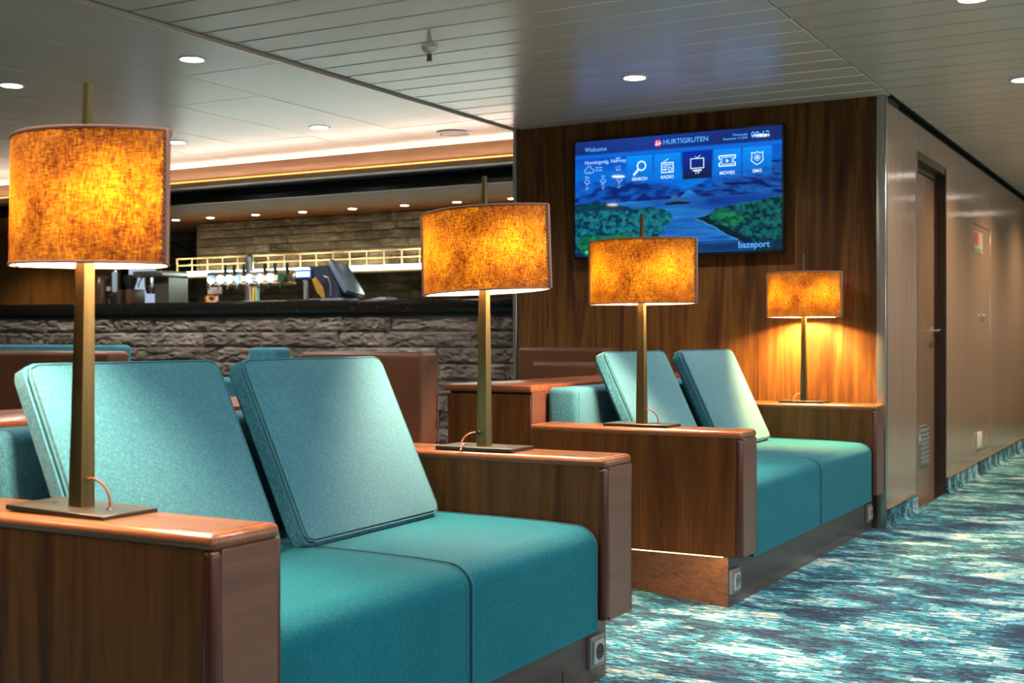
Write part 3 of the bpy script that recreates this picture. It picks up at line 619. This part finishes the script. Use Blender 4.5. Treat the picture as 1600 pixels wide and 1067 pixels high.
cc = np.ones((NX * NY, 4, 4)); cc[:, :, :3] = img.reshape(-1, 1, 3); at.data.foreach_set('color', cc.reshape(-1))
ms = mat('screen_picture', (.004, .004, .006), .03, 0, .7); at_ = nd(ms, 'ShaderNodeVertexColor'); at_.layer_name = 'picture'; ln(ms, at_, 0, bs(ms), 'Emission Color'); bs(ms).inputs['Emission Strength'].default_value = .95
scr = bpy.data.objects.new('screen', me); C.objects.link(scr); me.materials.append(ms); scr.parent = tv; scr['label'] = 'glowing blue fjord picture with menu tiles'
mw = emis('screen_white', (.72, .90, 1), 1.0); mbl = emis('screen_blue_text', (.10, .42, 1), 1.0); mlb = emis('screen_pale_text', (.35, .65, 1), 1.0); mred = emis('screen_red', (.75, .03, .16), .9); mgr = emis('screen_green', (.05, .75, .05), .9)
def sp(u, v): return (SX0 + (SX1 - SX0) * u, SZ1 - (SZ1 - SZ0) * v)
def text(s, u, v, size, m, align='LEFT', name='lettering'):
    fc = bpy.data.curves.new('t', 'FONT'); fc.body = s; fc.size = size; fc.align_x = align; fc.align_y = 'CENTER'; fc.resolution_u = 3; fc.offset = size * .012
    tmp = bpy.data.objects.new('t', fc); C.objects.link(tmp); dg = bpy.context.evaluated_depsgraph_get()
    me = bpy.data.meshes.new_from_object(tmp.evaluated_get(dg)); bpy.data.objects.remove(tmp)
    o = bpy.data.objects.new(name, me); C.objects.link(o); me.materials.clear(); me.materials.append(m); o.parent = scr
    x, z = sp(u, v); o.rotation_euler = (R(90), 0, 0); o.location = Vector((x, TY - .0022, z)) - Vector(tv.location); return o
text('Welcome', .050, .075, .036, mbl); text('HURTIGRUTEN', .446, .062, .040, mbl); text('08:12', .945, .062, .048, mbl, 'RIGHT')
text('Wednesday', .845, .050, .018, mbl, 'RIGHT'); text('December 12 2018', .845, .078, .018, mbl, 'RIGHT')
text('Honningsvåg, Norway', .050, .186, .030, mlb); text('0°', .235, .178, .036, mlb, 'RIGHT')
text('3.4 mm', .105, .232, .015, mlb); text('5.5 m/s', .105, .256, .015, mlb); text('-1 / 2°', .235, .240, .015, mlb, 'RIGHT'); text('84 %', .235, .264, .015, mlb, 'RIGHT')
for k, (d, a, b) in enumerate((('Thu', '1°', '-2°'), ('Fri', '0°', '-3°'), ('Sat', '2°', '-1°'))):
    u = .062 + k * .083; text(d, u, .312, .018, mlb, 'CENTER'); text(a, u, .382, .020, mlb, 'CENTER'); text(b, u, .412, .020, mlb, 'CENTER')
for k, s in enumerate(('SEARCH', 'RADIO', 'TV', 'MOVIES', 'EMG')): text(s, (TL[k][0] + TL[k][1]) / 2, .355 - (.02 if k == 2 else 0), .026, mw, 'CENTER')
text('bazeport', .945, .950, .050, mbl, 'RIGHT'); text('English', .075, .962, .026, mlb)
def flat(name, fn, m):
    bm = B(); fn(bm); 
    for f in bm.faces: f.normal_update()
    o = obj(name, bm, m, scr, recalc=False); return o
def quad(bm, u0, v0, u1, v1):
    a, b = sp(u0, v0), sp(u1, v1); y = TY - .0022
    bm.faces.new([bm.verts.new(p) for p in ((a[0], y, b[1]), (b[0], y, b[1]), (b[0], y, a[1]), (a[0], y, a[1]))])
def line(bm, p, q, wd, y=TY - .0022):
    p, q = Vector(sp(*p)), Vector(sp(*q)); d = (q - p).normalized(); nn = Vector((-d.y, d.x)) * wd / 2; p = p - d * wd * .3; q = q + d * wd * .3
    bm.faces.new([bm.verts.new((v.x, y, v.y)) for v in (p - nn, q - nn, q + nn, p + nn)])
def ring(bm, u, v, r, wd, a0=0, a1=360, n=28, y=TY - .0022):
    c = sp(u, v); pr = None
    for k in range(n + 1):
        a = R(a0 + (a1 - a0) * k / n); cs = (math.cos(a), math.sin(a))
        cur = [bm.verts.new((c[0] + (r + s) * cs[0], y, c[1] + (r + s) * cs[1])) for s in (-wd / 2, wd / 2)]
        if pr: bm.faces.new((pr[0], pr[1], cur[1], cur[0]))
        pr = cur
def disc(bm, u, v, r, y=TY - .0022, n=28):
    c = sp(u, v); bm.faces.new([bm.verts.new((c[0] + r * math.cos(2 * math.pi * k / n), y, c[1] + r * math.sin(2 * math.pi * k / n))) for k in range(n)])
flat('logo_disc', lambda b: disc(b, .421, .064, .021, TY - .0018), mred)
flat('logo_mark', lambda b: (line(b, (.414, .046), (.414, .080), .005), line(b, (.427, .048), (.427, .082), .005), line(b, (.407, .078), (.436, .066), .005)), mw)
flat('green_dot', lambda b: disc(b, .060, .962, .011), mgr)
def cloud(b, u, v, s, wd):
    ring(b, u - .012 * s, v + .010 * s, .010 * s, wd, 90, 300, 14); ring(b, u, v - .006 * s, .013 * s, wd, 0, 180, 14); ring(b, u + .014 * s, v + .010 * s, .010 * s, wd, -120, 90, 14)
    line(b, (u - .010 * s, v + .027 * s), (u + .012 * s, v + .027 * s), wd)
flat('weather_icon', lambda b: (cloud(b, .072, .245, 1.15, .0035), disc(b, .073, .262, .003)), mlb)
for k in range(3): flat('weather_icon', lambda b: (cloud(b, .062 + k * .083, .346, .62, .003)), mlb)
c0 = [(a + b) / 2 for a, b in TL]
flat('search_icon', lambda b: (ring(b, c0[0] + .010, .245, .0255, .0085), line(b, (c0[0] - .008, .280), (c0[0] - .028, .318), .0125)), mw)
def radio(b):
    u, v = c0[1], .265
    for p, q in (((u - .028, v - .030), (u + .028, v - .030)), ((u + .028, v - .030), (u + .028, v + .050)), ((u + .028, v + .050), (u - .028, v + .050)), ((u - .028, v + .050), (u - .028, v - .030))): line(b, p, q, .006)
    line(b, (u - .02, v - .035), (u + .004, v - .062), .004); line(b, (u - .020, v - .012), (u + .020, v - .012), .005); line(b, (u - .020, v + .006), (u + .004, v + .006), .004); ring(b, u + .013, v + .024, .010, .004); line(b, (u - .02, v + .026), (u - .004, v + .026), .008)
flat('radio_icon', radio, mw)
def tvi(b):
    u, v = c0[2], .250
    for p, q in (((u - .031, v - .032), (u + .031, v - .032)), ((u + .031, v - .032), (u + .031, v + .048)), ((u + .031, v + .048), (u - .031, v + .048)), ((u - .031, v + .048), (u - .031, v - .032))): line(b, p, q, .0045)
    line(b, (u - .020, v + .066), (u + .020, v + .066), .007); line(b, (u, v - .036), (u + .014, v - .056), .003); line(b, (u, v - .036), (u - .010, v - .050), .003)
flat('tv_icon', tvi, mw)
def ticket(b):
    u, v = c0[3], .250
    for p, q in (((u - .036, v - .038), (u + .036, v - .038)), ((u - .036, v + .046), (u + .036, v + .046))): line(b, p, q, .0065)
    for s in (-1, 1):
        for t_ in (-1, 1): line(b, (u + s * .037, v + .004 + t_ * .040), (u + s * .037, v + .004 + t_ * .022), .008); line(b, (u + s * .037, v + .004 + t_ * .022), (u + s * .029, v + .004 + t_ * .008), .006)
        line(b, (u + s * .024, v - .024), (u + s * .024, v + .032), .003)
    line(b, (u - .024, v - .024), (u + .024, v - .024), .003); line(b, (u - .024, v + .032), (u + .024, v + .032), .003)
    c = [sp(u - .005, v - .012), sp(u - .005, v + .022), sp(u + .009, v + .005)]; b.faces.new([b.verts.new((p[0], TY - .0022, p[1])) for p in c])
flat('ticket_icon', ticket, mw)
def shield(b):
    u, v = c0[4], .238; pts = [(-.026, -.034), (-.012, -.028), (0, -.038), (.012, -.028), (.026, -.034), (.024, .0), (.027, .030), (.014, .052), (0, .066), (-.014, .052), (-.027, .030), (-.024, 0), (-.026, -.034)]
    for p, q in zip(pts, pts[1:]): line(b, (u + p[0], v + p[1]), (u + q[0], v + q[1]), .0045)
    ring(b, u, v + .010, .015, .003); disc(b, u, v + .010, .0075)
flat('shield_icon', shield, mw)
# ------------------------------------------------------------------ sofas
XB = -2.39
def arm(parent, y0, y1):
    """wide walnut arm with rounded lipping; y0 is the near face"""
    o = bx('armrest', (XB, XC - .024, y0 + .003, y1 - .003, .195, .640), M['walnut'], parent, .002, 1)
    bm = B(); box(bm, XB - .002, XC + .001, y0, y1, .630, .661, .0150, 5); obj('top_board', bm, M['lipping_x'], o)['label'] = 'red brown top board with rounded edge'
    bm = B(); box(bm, XB + .02, XC - .022, y0 + .022, y1 - .022, .6600, .6618, .0005, 1); obj('top_panel', bm, M['walnut_x'], o)
    bm = B(); box(bm, XC - .030, XC, y0 + .0005, y0 + .034, .194, .634, .014, 4); obj('corner_post', bm, M['lipping'], o)['label'] = 'dark rounded corner lipping'
    bm = B(); box(bm, XC - .026, XC - .001, y0 + .028, y1 - .008, .194, .632, .001, 1); obj('end_panel', bm, M['walnut_end'], o)
    bm = B(); box(bm, XC - .026, XC - .0005, y1 - .009, y1 - .0005, .194, .632, .003, 2); obj('edge_lipping', bm, M['lipping'], o)
    return o
def seat(parent, y0, y1):
    r = .055; x0, x1, z0, z1 = -2.27, -1.527, .172, .472; pts = [(x0, z0), (x1 + .004, z0), (x1, z0 + .012)]
    pts += [(x1 - r * 1.25 + r * 1.25 * math.cos(R(a)) , z1 - .006 - r + r * math.sin(R(a))) for a in (0, 15, 30, 45, 60, 75, 90)] + [(x1 - .16, z1 - .002), (x1 - .3, z1), (x0, z1 + .002)]
    bm = B(); prism(bm, pts, 'y', y0 + .002, y1 - .002, .012, 3)
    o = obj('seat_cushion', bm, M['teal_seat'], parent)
    for yy in (y0 + .012, y1 - .012):
        bm = B(); tube(bm, [(p[0] + .0, yy, p[1]) for p in pts[1:-1]] + [(x0, yy, pts[-1][1])], .0028, 6); obj('piping', bm, M['teal_pipe'], o)
    return o
def backrest(parent, y0, y1):
    bm = B(); box(bm, -2.41, -2.272, y0 + .004, y1 - .004, .30, .800, .026, 4)
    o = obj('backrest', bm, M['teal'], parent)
    ys = y0 + .0042
    x0, x1, z0, z1, r = -2.41, -2.272, .30, .80, .028; pts = []
    for cx, cz, a0 in ((x1 - r, z0 + r, -90), (x1 - r, z1 - r, 0), (x0 + r, z1 - r, 90), (x0 + r, z0 + r, 180)):
        for k in range(5): a = R(a0 + k * 22.5); pts.append((cx + (r - .002) * math.cos(a), y0 + .028, cz + (r - .002) * math.sin(a)))
    bm = B(); tube(bm, pts, .0035, 6, True); obj('piping', bm, M['teal_pipe'], o)
    return o
def socket(parent, y, h=.092):
    o = bx('socket', (-1.572, -1.556, y - h / 2, y + h / 2, .095 - h / 2, .095 + h / 2), M['silver'], parent, .003, 2)
    hh = h * .36
    bx('frame', (-1.557, -1.549, y - hh, y + hh, .095 - hh, .095 + hh), mat('socket_frame', (.34, .36, .36), .35) , o, .003, 2)
    bm = B(); lathe(bm, [(.0235, -.001), (.0235, .0022), (.0215, .0022), (.0200, .0006), (0.0, .0006)], 24)
    bmesh.ops.rotate(bm, verts=bm.verts, cent=(0, 0, 0), matrix=Matrix.Rotation(R(90), 3, 'Y')); bmesh.ops.translate(bm, vec=(-1.5490, y, .095), verts=bm.verts)
    obj('well', bm, M['dark_hole'] if y < 4 else M['silver'], o)
    bm = B(); cyl(bm, (-1.5482, y - .008, .095), .0028, .001, 8, axis='x'); cyl(bm, (-1.5482, y + .008, .095), .0028, .001, 8, axis='x'); obj('contacts', bm, M['dark_hole'], o)
# sofa nearest the viewer
s1 = thing('sofa', 'large teal two-seat sofa nearest the viewer, with wide walnut arms each carrying a lamp', 'sofa', (-1.95, 2.51, 0), 'teal sofas with walnut arms')
arm(s1, 1.615, 1.80); arm(s1, 3.213, 3.400)
seat(s1, 1.803, 2.508); seat(s1, 2.508, 3.211); backrest(s1, 1.803, 3.211)
o = bx('plinth', (-2.33, -1.57, 1.665, 3.345, 0, .194), M['plinth'], s1, .001, 1); bx('end_board', (-2.33, -1.571, 1.655, 1.665, 0, .194), M['plinth_x'], o); bx('end_board', (-2.33, -1.571, 3.345, 3.355, 0, .194), M['plinth_x'], o)
socket(s1, 3.268)
bm = B(); box(bm, -1.5695, -1.568, 3.07, 3.072, 0, .08); obj('scratch', bm, M['lipping'], s1)
bx('led_strip', (-2.30, -1.60, 1.630, 1.642, .188, .1945), M['warm_led'], s1)
# sofa by the walnut wall
s2 = thing('sofa', 'wide teal sofa by the television wall, light strip glowing under its near arm', 'sofa', (-1.95, 5.52, 0), 'teal sofas with walnut arms')
arm(s2, 4.385, 4.563); arm(s2, 6.475, 6.660)
seat(s2, 4.567, 5.519); seat(s2, 5.519, 6.472); backrest(s2, 4.567, 6.472)
bm = B(); prism(bm, [(-1.57, 4.425), (-1.57, 6.66), (-2.33, 6.66), (-2.33, 4.72), (-2.04, 4.602)], 'z', 0, .194); o = obj('plinth', bm, M['plinth'], s2)
bm = B(); prism(bm, [(-1.5705, 4.4245), (-1.5705, 4.430), (-2.33, 4.715), (-2.33, 4.7095)], 'z', 0, .194); obj('end_board', bm, M['plinth_x'], o)['label'] = 'walnut end board lit from above'
socket(s2, 4.475); socket(s2, 6.56)
st = bx('led_strip', (-2.32, -1.585, 4.400, 4.410, .190, .1945), M['warm_led'], s2); st['label'] = 'warm light strip under the near arm'
light('under_arm_light', 'AREA', (-1.92, 4.402, .182), .55, (1, .72, .40), (R(14), 0, 0), shape='RECTANGLE', size=.70, size_y=.012)
# low walnut cabinets behind the sofas
def cabinet(label, y0, y1):
    t = thing('low_cabinet', label, 'cabinet', (-2.62, (y0 + y1) / 2, 0), 'walnut cabinets behind the sofas')
    bx('carcass', (-2.825, -2.426, y0 + .010, y1, 0, .772), M['walnut'], t, .001, 1)
    bx('shadow_gap', (-2.815, -2.436, y0 + .016, y1 - .004, .772, .782), M['black_matt'], t)
    bx('top_board', (-2.835, -2.42, y0, y1, .782, .810), M['lipping_x'], t, .004, 2)
    bx('side_panel', (-2.426, -2.421, y0 + .012, y1 - .002, .0, .782), M['walnut_end'], t)
    return t
cabinet('low walnut cabinet behind the sofa nearest the viewer', 1.56, 3.42)
cabinet('low walnut cabinet behind the sofa by the television wall', 4.45, 6.655)

# loose back cushions
def pillow(label, y0, y1, dx0=0, dx1=0, tilt=25.0, Lz=.520, T=.072):
    wd = (y1 - y0) / math.cos(math.atan2(dx1 - dx0, y1 - y0)); N = 15; r = .030
    bm = B(); hw, hh = wd / 2, Lz / 2
    def outline(u, v):   # rounded rectangle mapping of the unit square
        x, z = u * hw, v * hh
        ax, az = abs(x), abs(z); cx, cz = hw - r, hh - r
        if ax > cx and az > cz:
            d = math.hypot(ax - cx, az - cz); m = max(ax - cx, az - cz)
            if d > 0: k = m / d; ax = cx + (ax - cx) * k; az = cz + (az - cz) * k
        return math.copysign(ax, x), math.copysign(az, z)
    def sgrid(k): t = -1 + 2 * k / N; return math.copysign(abs(t) ** .80, t)
    fr, bk = [], []
    for j in range(N + 1):
        a, b = [], []
        for i in range(N + 1):
            u, v = sgrid(i), sgrid(j); x, z = outline(u, v)
            e = min(1 - abs(u), 1 - abs(v)); bulge = (1 - u ** 4) * (1 - v ** 4)
            d = T / 2 * (.80 + .22 * bulge)
            a.append(bm.verts.new((d, x, z))); b.append(bm.verts.new((-d, x, z)))
        fr.append(a); bk.append(b)
    for j in range(N):
        for i in range(N):
            bm.faces.new((fr[j][i], fr[j][i + 1], fr[j + 1][i + 1], fr[j + 1][i])); bm.faces.new((bk[j][i], bk[j + 1][i], bk[j + 1][i + 1], bk[j][i + 1]))
    ringi = [(0, i) for i in range(N)] + [(j, N) for j in range(N)] + [(N, i) for i in range(N, 0, -1)] + [(j, 0) for j in range(N, 0, -1)]
    rimf = []
    for k in range(len(ringi)):
        p, q = ringi[k], ringi[(k + 1) % len(ringi)]; bm.faces.new((fr[p[0]][p[1]], bk[p[0]][p[1]], bk[q[0]][q[1]], fr[q[0]][q[1]]))
    bmesh.ops.recalc_face_normals(bm, faces=bm.faces)
    rim = [e for e in bm.edges if e.calc_face_angle(0) > R(50)]
    bmesh.ops.bevel(bm, geom=rim, offset=.013, segments=4, affect='EDGES', clamp_overlap=True)
    t = thing('back_cushion', label, 'cushion', (-1.985 + (dx0 + dx1) / 2, (y0 + y1) / 2, .478), 'teal back cushions leaning on the sofas')
    o = obj('cover', bm, M['teal'], t, local=True)
    seam = []
    for p in ringi:
        v = outline(sgrid(p[1]), sgrid(p[0])); seam.append((v[0], v[1]))
    for d in (T * .5 * .80 + .0012,):
        bm = B(); tube(bm, [(d - .0045, s[0] * (1 - .006 / hw), s[1] * (1 - .006 / hh)) for s in seam], .0026, 6, True); obj('piping', bm, M['teal_pipe'], t, local=True)
    mtx = Matrix.Rotation(math.atan2(-(dx1 - dx0), y1 - y0), 4, 'Z') @ Matrix.Rotation(R(-tilt), 4, 'Y') @ Matrix.Translation((-T / 2 * .8, 0, Lz / 2 + .004))
    for c in [x for x in bpy.data.objects if x.parent == t]:
        c.data.transform(mtx)
    return t
pillow('teal back cushion behind the big lamp pole, leftmost on the near sofa', 1.800, 2.405, 0, -.01)
pillow('teal back cushion on the near sofa, right of the one behind the big lamp pole', 2.465, 3.135, .01, -.02)
pillow('teal back cushion on the far sofa behind a lamp pole, left of its neighbour', 4.70, 5.40, -.005, -.02)
pillow('right-hand teal back cushion of the far sofa, nearest the wall lamp', 5.555, 6.36, -.005, -.03)

# ------------------------------------------------------------------ table lamps fixed to the arms
def lens(L, W, z, n=28, k=1.0):
    Rr = (L * L / 4 + W * W / 4) / W; a = math.asin(min(1, (L / 2) / Rr)); p = []
    for i in range(n): t = -a + 2 * a * i / n; p.append((Rr * math.sin(t) * k, -(Rr * math.cos(t) - (Rr - W / 2)) * k, z))
    for i in range(n): t = a - 2 * a * i / n; p.append((Rr * math.sin(t) * k, (Rr * math.cos(t) - (Rr - W / 2)) * k, z))
    return p
def make_lamp():
    t = thing('table_lamp', 'lamp', 'lamp', (0, 0, 0), 'amber shaded lamps on the sofa arms')
    bm = B(); box(bm, -.135, .135, -.070, .070, 0, .011, .0015, 1); bp = obj('base_plate', bm, M['bronze_plate'], t, local=True)
    for s in (-1, 1): bm = B(); lathe(bm, [(.0055, .011), (.0045, .0135), (0, .014)], 12, (s * .075, 0, 0)); obj('screw', bm, M['chrome'], bp, local=True)
    bm = B(); q = [(s * .0175, c * .0175) for s, c in ((-1, -1), (1, -1), (1, 1), (-1, 1))]
    lv = [(.011, 1), (.47, .72), (.84, .31)]; rg = [[bm.verts.new((x * k, y * k, z)) for x, y in q] for z, k in lv]
    for a, b in zip(rg, rg[1:]):
        for i in range(4): bm.faces.new((a[i], a[(i + 1) % 4], b[(i + 1) % 4], b[i]))
    bm.faces.new(rg[0][::-1]); bm.faces.new(rg[-1]); obj('pole', bm, M['bronze'], t, local=True)
    L, W, z0, z1 = .450, .245, .484, .735
    bm = B(); n = 28; rings = []
    for j in range(7): rings.append([bm.verts.new(p) for p in lens(L, W, z0 + (z1 - z0) * j / 6, n)])
    m_ = len(rings[0])
    for a, b in zip(rings, rings[1:]):
        for i in range(m_): bm.faces.new((a[i], a[(i + 1) % m_], b[(i + 1) % m_], b[i]))
    shd = obj('lamp_shade', bm, M['shade'], t, local=True, recalc=False)
    for z in (z0, z1): bm = B(); tube(bm, lens(L, W, z, n), .0032, 5, True); obj('rim_binding', bm, M['shade_rim'], shd, local=True)
    for s in (-1, 1):
        bm = B(); box(bm, s * (L / 2) - .005 - (.004 if s > 0 else 0), s * (L / 2) + .005 + (.004 if s < 0 else 0), -.006, .006, z0 - .001, z1 + .001, .002, 1)
        sb = obj('seam_band', bm, M['shade_rim'], shd, local=True)
    bm = B()
    for k in range(20): 
        zz = z0 + .012 + k * (z1 - z0 - .024) / 19; lathe(bm, [(.0038, 0), (.0030, .0016), (0, .002)], 8)
        vs = list(bm.verts)[-17:] 
    bm.free(); bm = B()
    for k in range(20):
        zz = z0 + .012 + k * (z1 - z0 - .024) / 19; cyl(bm, (L / 2 - .004, -.0085, zz), .0036, .003, 8, axis='y')
    st_ = obj('studs', bm, M['stud'], shd, local=True); st_['kind'] = 'stuff'
    for s in (-1, 1):
        bm = B(); lathe(bm, [(0, -.034), (.018, -.028), (.027, -.010), (.026, .008), (.014, .030), (.012, .045)], 16, (s * .105, 0, .600)); obj('bulb', bm, M['bulb'], t, local=True)
        bm = B(); lathe(bm, [(.014, .045), (.014, .08)], 12, (s * .105, 0, .600)); obj('bulb_holder', bm, M['white_plastic'], t, local=True)
    bm = B(); prism(bm, [(p[0], p[1]) for p in lens(L - .006, W - .004, 0, 14)], 'z', .728, .732); obj('top_cover', bm, M['shade_rim'], shd, local=True)
    return t
def cord(lamp, kind):
    if kind == 'front': pts = [(-.010, -.018, .052), (-.022, -.030, .052), (-.036, -.042, .045), (-.046, -.052, .030), (-.046, -.060, .014), (-.040, -.072, .004), (-.039, -.078, .0)]; nub = (-.008, -.030, .052)
    else: pts = [(.017, .0, .065), (.030, .004, .066), (.048, .010, .055), (.060, .014, .036), (.062, .014, .018), (.060, .012, .011)]; nub = None
    P = []
    for i in range(len(pts) - 1):
        a, b = Vector(pts[i]), Vector(pts[i + 1]); p0 = Vector(pts[max(i - 1, 0)]); p3 = Vector(pts[min(i + 2, len(pts) - 1)])
        for k in range(4):
            u = k / 4; P.append(.5 * ((2 * a) + (b - p0) * u + (2 * p0 - 5 * a + 4 * b - p3) * u * u + (3 * a - p0 - 3 * b + p3) * u ** 3))
    P.append(Vector(pts[-1])); bm = B(); tube(bm, P, .0028, 8); obj('cord', bm, M['cord'], lamp, local=True)
    if nub: bm = B(); cyl(bm, nub, .0065, .014, 14, axis='y'); obj('cord_grip', bm, M['dark_hole'], lamp, local=True)
proto = make_lamp()
ZA = .6619
spots = [(-1.935, 1.712, 0, 1.2, 'side', 1, 'largest amber lamp, on the walnut arm nearest the viewer at the left'),
         (-1.953, 3.292, 0, 0, 'front', 1, 'amber lamp in the middle, on the right arm of the near sofa'),
         (-1.942, 4.478, 0, 0, 'side', .985, 'amber lamp in front of the television, on the near arm of the far sofa'),
         (-1.903, 6.552, 0, 0, 'front', .955, 'smallest amber lamp, against the walnut wall below the television corner')]
lamps = [proto] + [copy_tree(proto) for _ in spots[1:]]
for o, (x, y, rz, ty, kind, sc, lb) in zip(lamps, spots):
    o.location = (x, y, ZA); o.rotation_euler = (0, R(ty), R(rz)); o.scale = (1, 1, sc) if sc != 1 else (1, 1, 1); o['label'] = lb
    cord(o, kind)
lamps[3].scale = (.89, .89, .945)
for c in bpy.data.objects:      # shades sit a little differently on their poles
    if c.parent == lamps[0] and c.name.startswith('lamp_shade'): c.scale = (.93, .93, 1); c.location.x = .006
    if c.parent == lamps[1] and c.name.startswith('lamp_shade'): c.rotation_euler = (0, R(-2), 0); c.location = (.021, 0, 0)
for c in bpy.data.objects:
    if c.parent == lamps[3] and (c.name.startswith('lamp_shade') or c.name.startswith('bulb')) and 'holder' not in c.name:
        c.data = c.data.copy(); c.data.materials[0] = M['shade_dimmed'] if c.name.startswith('lamp') else M['bulb_bright']

# ------------------------------------------------------------------ seats behind
def leather_chair(label, x, y, w_, top, rz=0, lean=5, seat_d=.55, m='leather', pm='leather_pipe', cat='chair', T=.13, name='leather_chair', group=None):
    """back panel turned to local -y; seat towards local +y"""
    t = thing(name, label, cat, (x, y, 0), group, R(rz)); hw = w_ / 2
    bm = B(); box(bm, -hw, hw, 0, T, .12, top, .022, 4)
    for v in bm.verts:
        k = (v.co.z - .12) / (top - .12); f = 1 - .045 * k; v.co.x *= f; v.co.y += math.tan(R(lean)) * (v.co.z - top) * (.5 if v.co.y > T / 2 else .12)
    bk = obj('backrest', bm, M[m], t, local=True)
    for yy, k in ((.019, 1), (T - .019, 1)):
        f = .955; a = hw * f - .021; pts = [(-hw + .004, yy, .3), (-a - .019, yy, top - .03), (-a - .012, yy, top - .010), (-a, yy, top - .0015), (a, yy, top - .0015), (a + .012, yy, top - .010), (a + .019, yy, top - .03), (hw - .004, yy, .3)]
        bm = B(); tube(bm, pts, .0035, 6); obj('piping', bm, M[pm], bk, local=True)
    bm = B(); box(bm, -hw + .02, hw - .02, T - .005, seat_d + T, .28, .44, .03, 3); obj('seat', bm, M[m], t, local=True)
    for s in (-1, 1):
        for yy in (.08, seat_d): bm = B(); box(bm, *(sorted((s * (hw - .06), s * (hw - .02)))), yy, yy + .04, 0, .285, .004, 1); obj('leg', bm, M['black_matt'], t, local=True)
    return t
G1 = 'brown leather seats'
leather_chair('brown leather chair seen from behind between the near sofa and the walnut cabinet', -2.955, 4.00, .63, .948, 0, 8, .28, group=G1)
ch = leather_chair('wide brown leather chair against the television wall left of the far sofa', -3.185, 6.28, .64, .952, 180, 4, .5, group=G1); ch.location = (-3.225, 6.45, 0)
t = thing('leather_cushion', 'low brown leather cushion leaning on the chair by the television wall', 'cushion', (-3.09, 6.16, .44))
bm = B(); box(bm, -.215, .215, -.05, .05, .005, .435, .025, 4)
t.location = (-3.06, 6.06, .441); 
for v in bm.verts: v.co.x *= .97 if v.co.z > .3 else 1
obj('cover', bm, M['leather'], t, local=True); bm = B(); tube(bm, [(-.212, -.034, .1), (-.205, -.034, .41), (-.192, -.034, .432), (.192, -.034, .432), (.205, -.034, .41), (.212, -.034, .1)], .0035, 6); obj('piping', bm, M['leather_pipe'], t, local=True)
leather_chair('long brown leather bench seen from behind at the left edge behind the big lamp pole', -5.16, 4.02, 1.66, .943, 0, 8, .5, cat='bench', name='leather_bench', group=G1)
G2 = 'teal seats towards the bar'
leather_chair('long teal bench back at the left edge, between the brown bench and the stone bar', -6.35, 5.02, 1.98, .966, 0, 3, .5, 'teal', 'teal_pipe', 'bench', .13, 'teal_bench', G2)
leather_chair('teal seat back narrow, in front of the stone bar above the gap between cushions', -4.32, 5.00, .19, .955, 0, 3, .4, 'teal', 'teal_pipe', 'bench', .14, 'teal_bench', G2)
leather_chair('low teal bench back seen in the gap between the two near back cushions', -3.83, 3.86, .92, .838, 0, 3, .5, 'teal', 'teal_pipe', 'bench', .14, 'teal_bench', G2)

# ------------------------------------------------------------------ corridor wall fittings
t = tag(bx('wall_socket', (XC - .002, XC + .008, 9.60, 9.79, .20, .315), M['white_plastic'], None, .003, 2), 'white socket plate low on the corridor wall beside the service hatch', 'socket')
t = thing('safety_sign', 'small red, white and green sign on the corridor service hatch', 'sign', (XC, 9.66, 1.70))
bx('sign_plate', (XC - .003, XC + .001, 9.48, 9.86, 1.635, 1.79), mat('sign_beige', (.34, .27, .20), .4), t, .001, 1)
bx('red_field', (XC + .001, XC + .002, 9.49, 9.66, 1.685, 1.78), mat('sign_red', (.36, .06, .05), .4), t); bx('green_field', (XC + .001, XC + .002, 9.49, 9.78, 1.642, 1.668), mat('sign_green', (.10, .22, .08), .4), t)
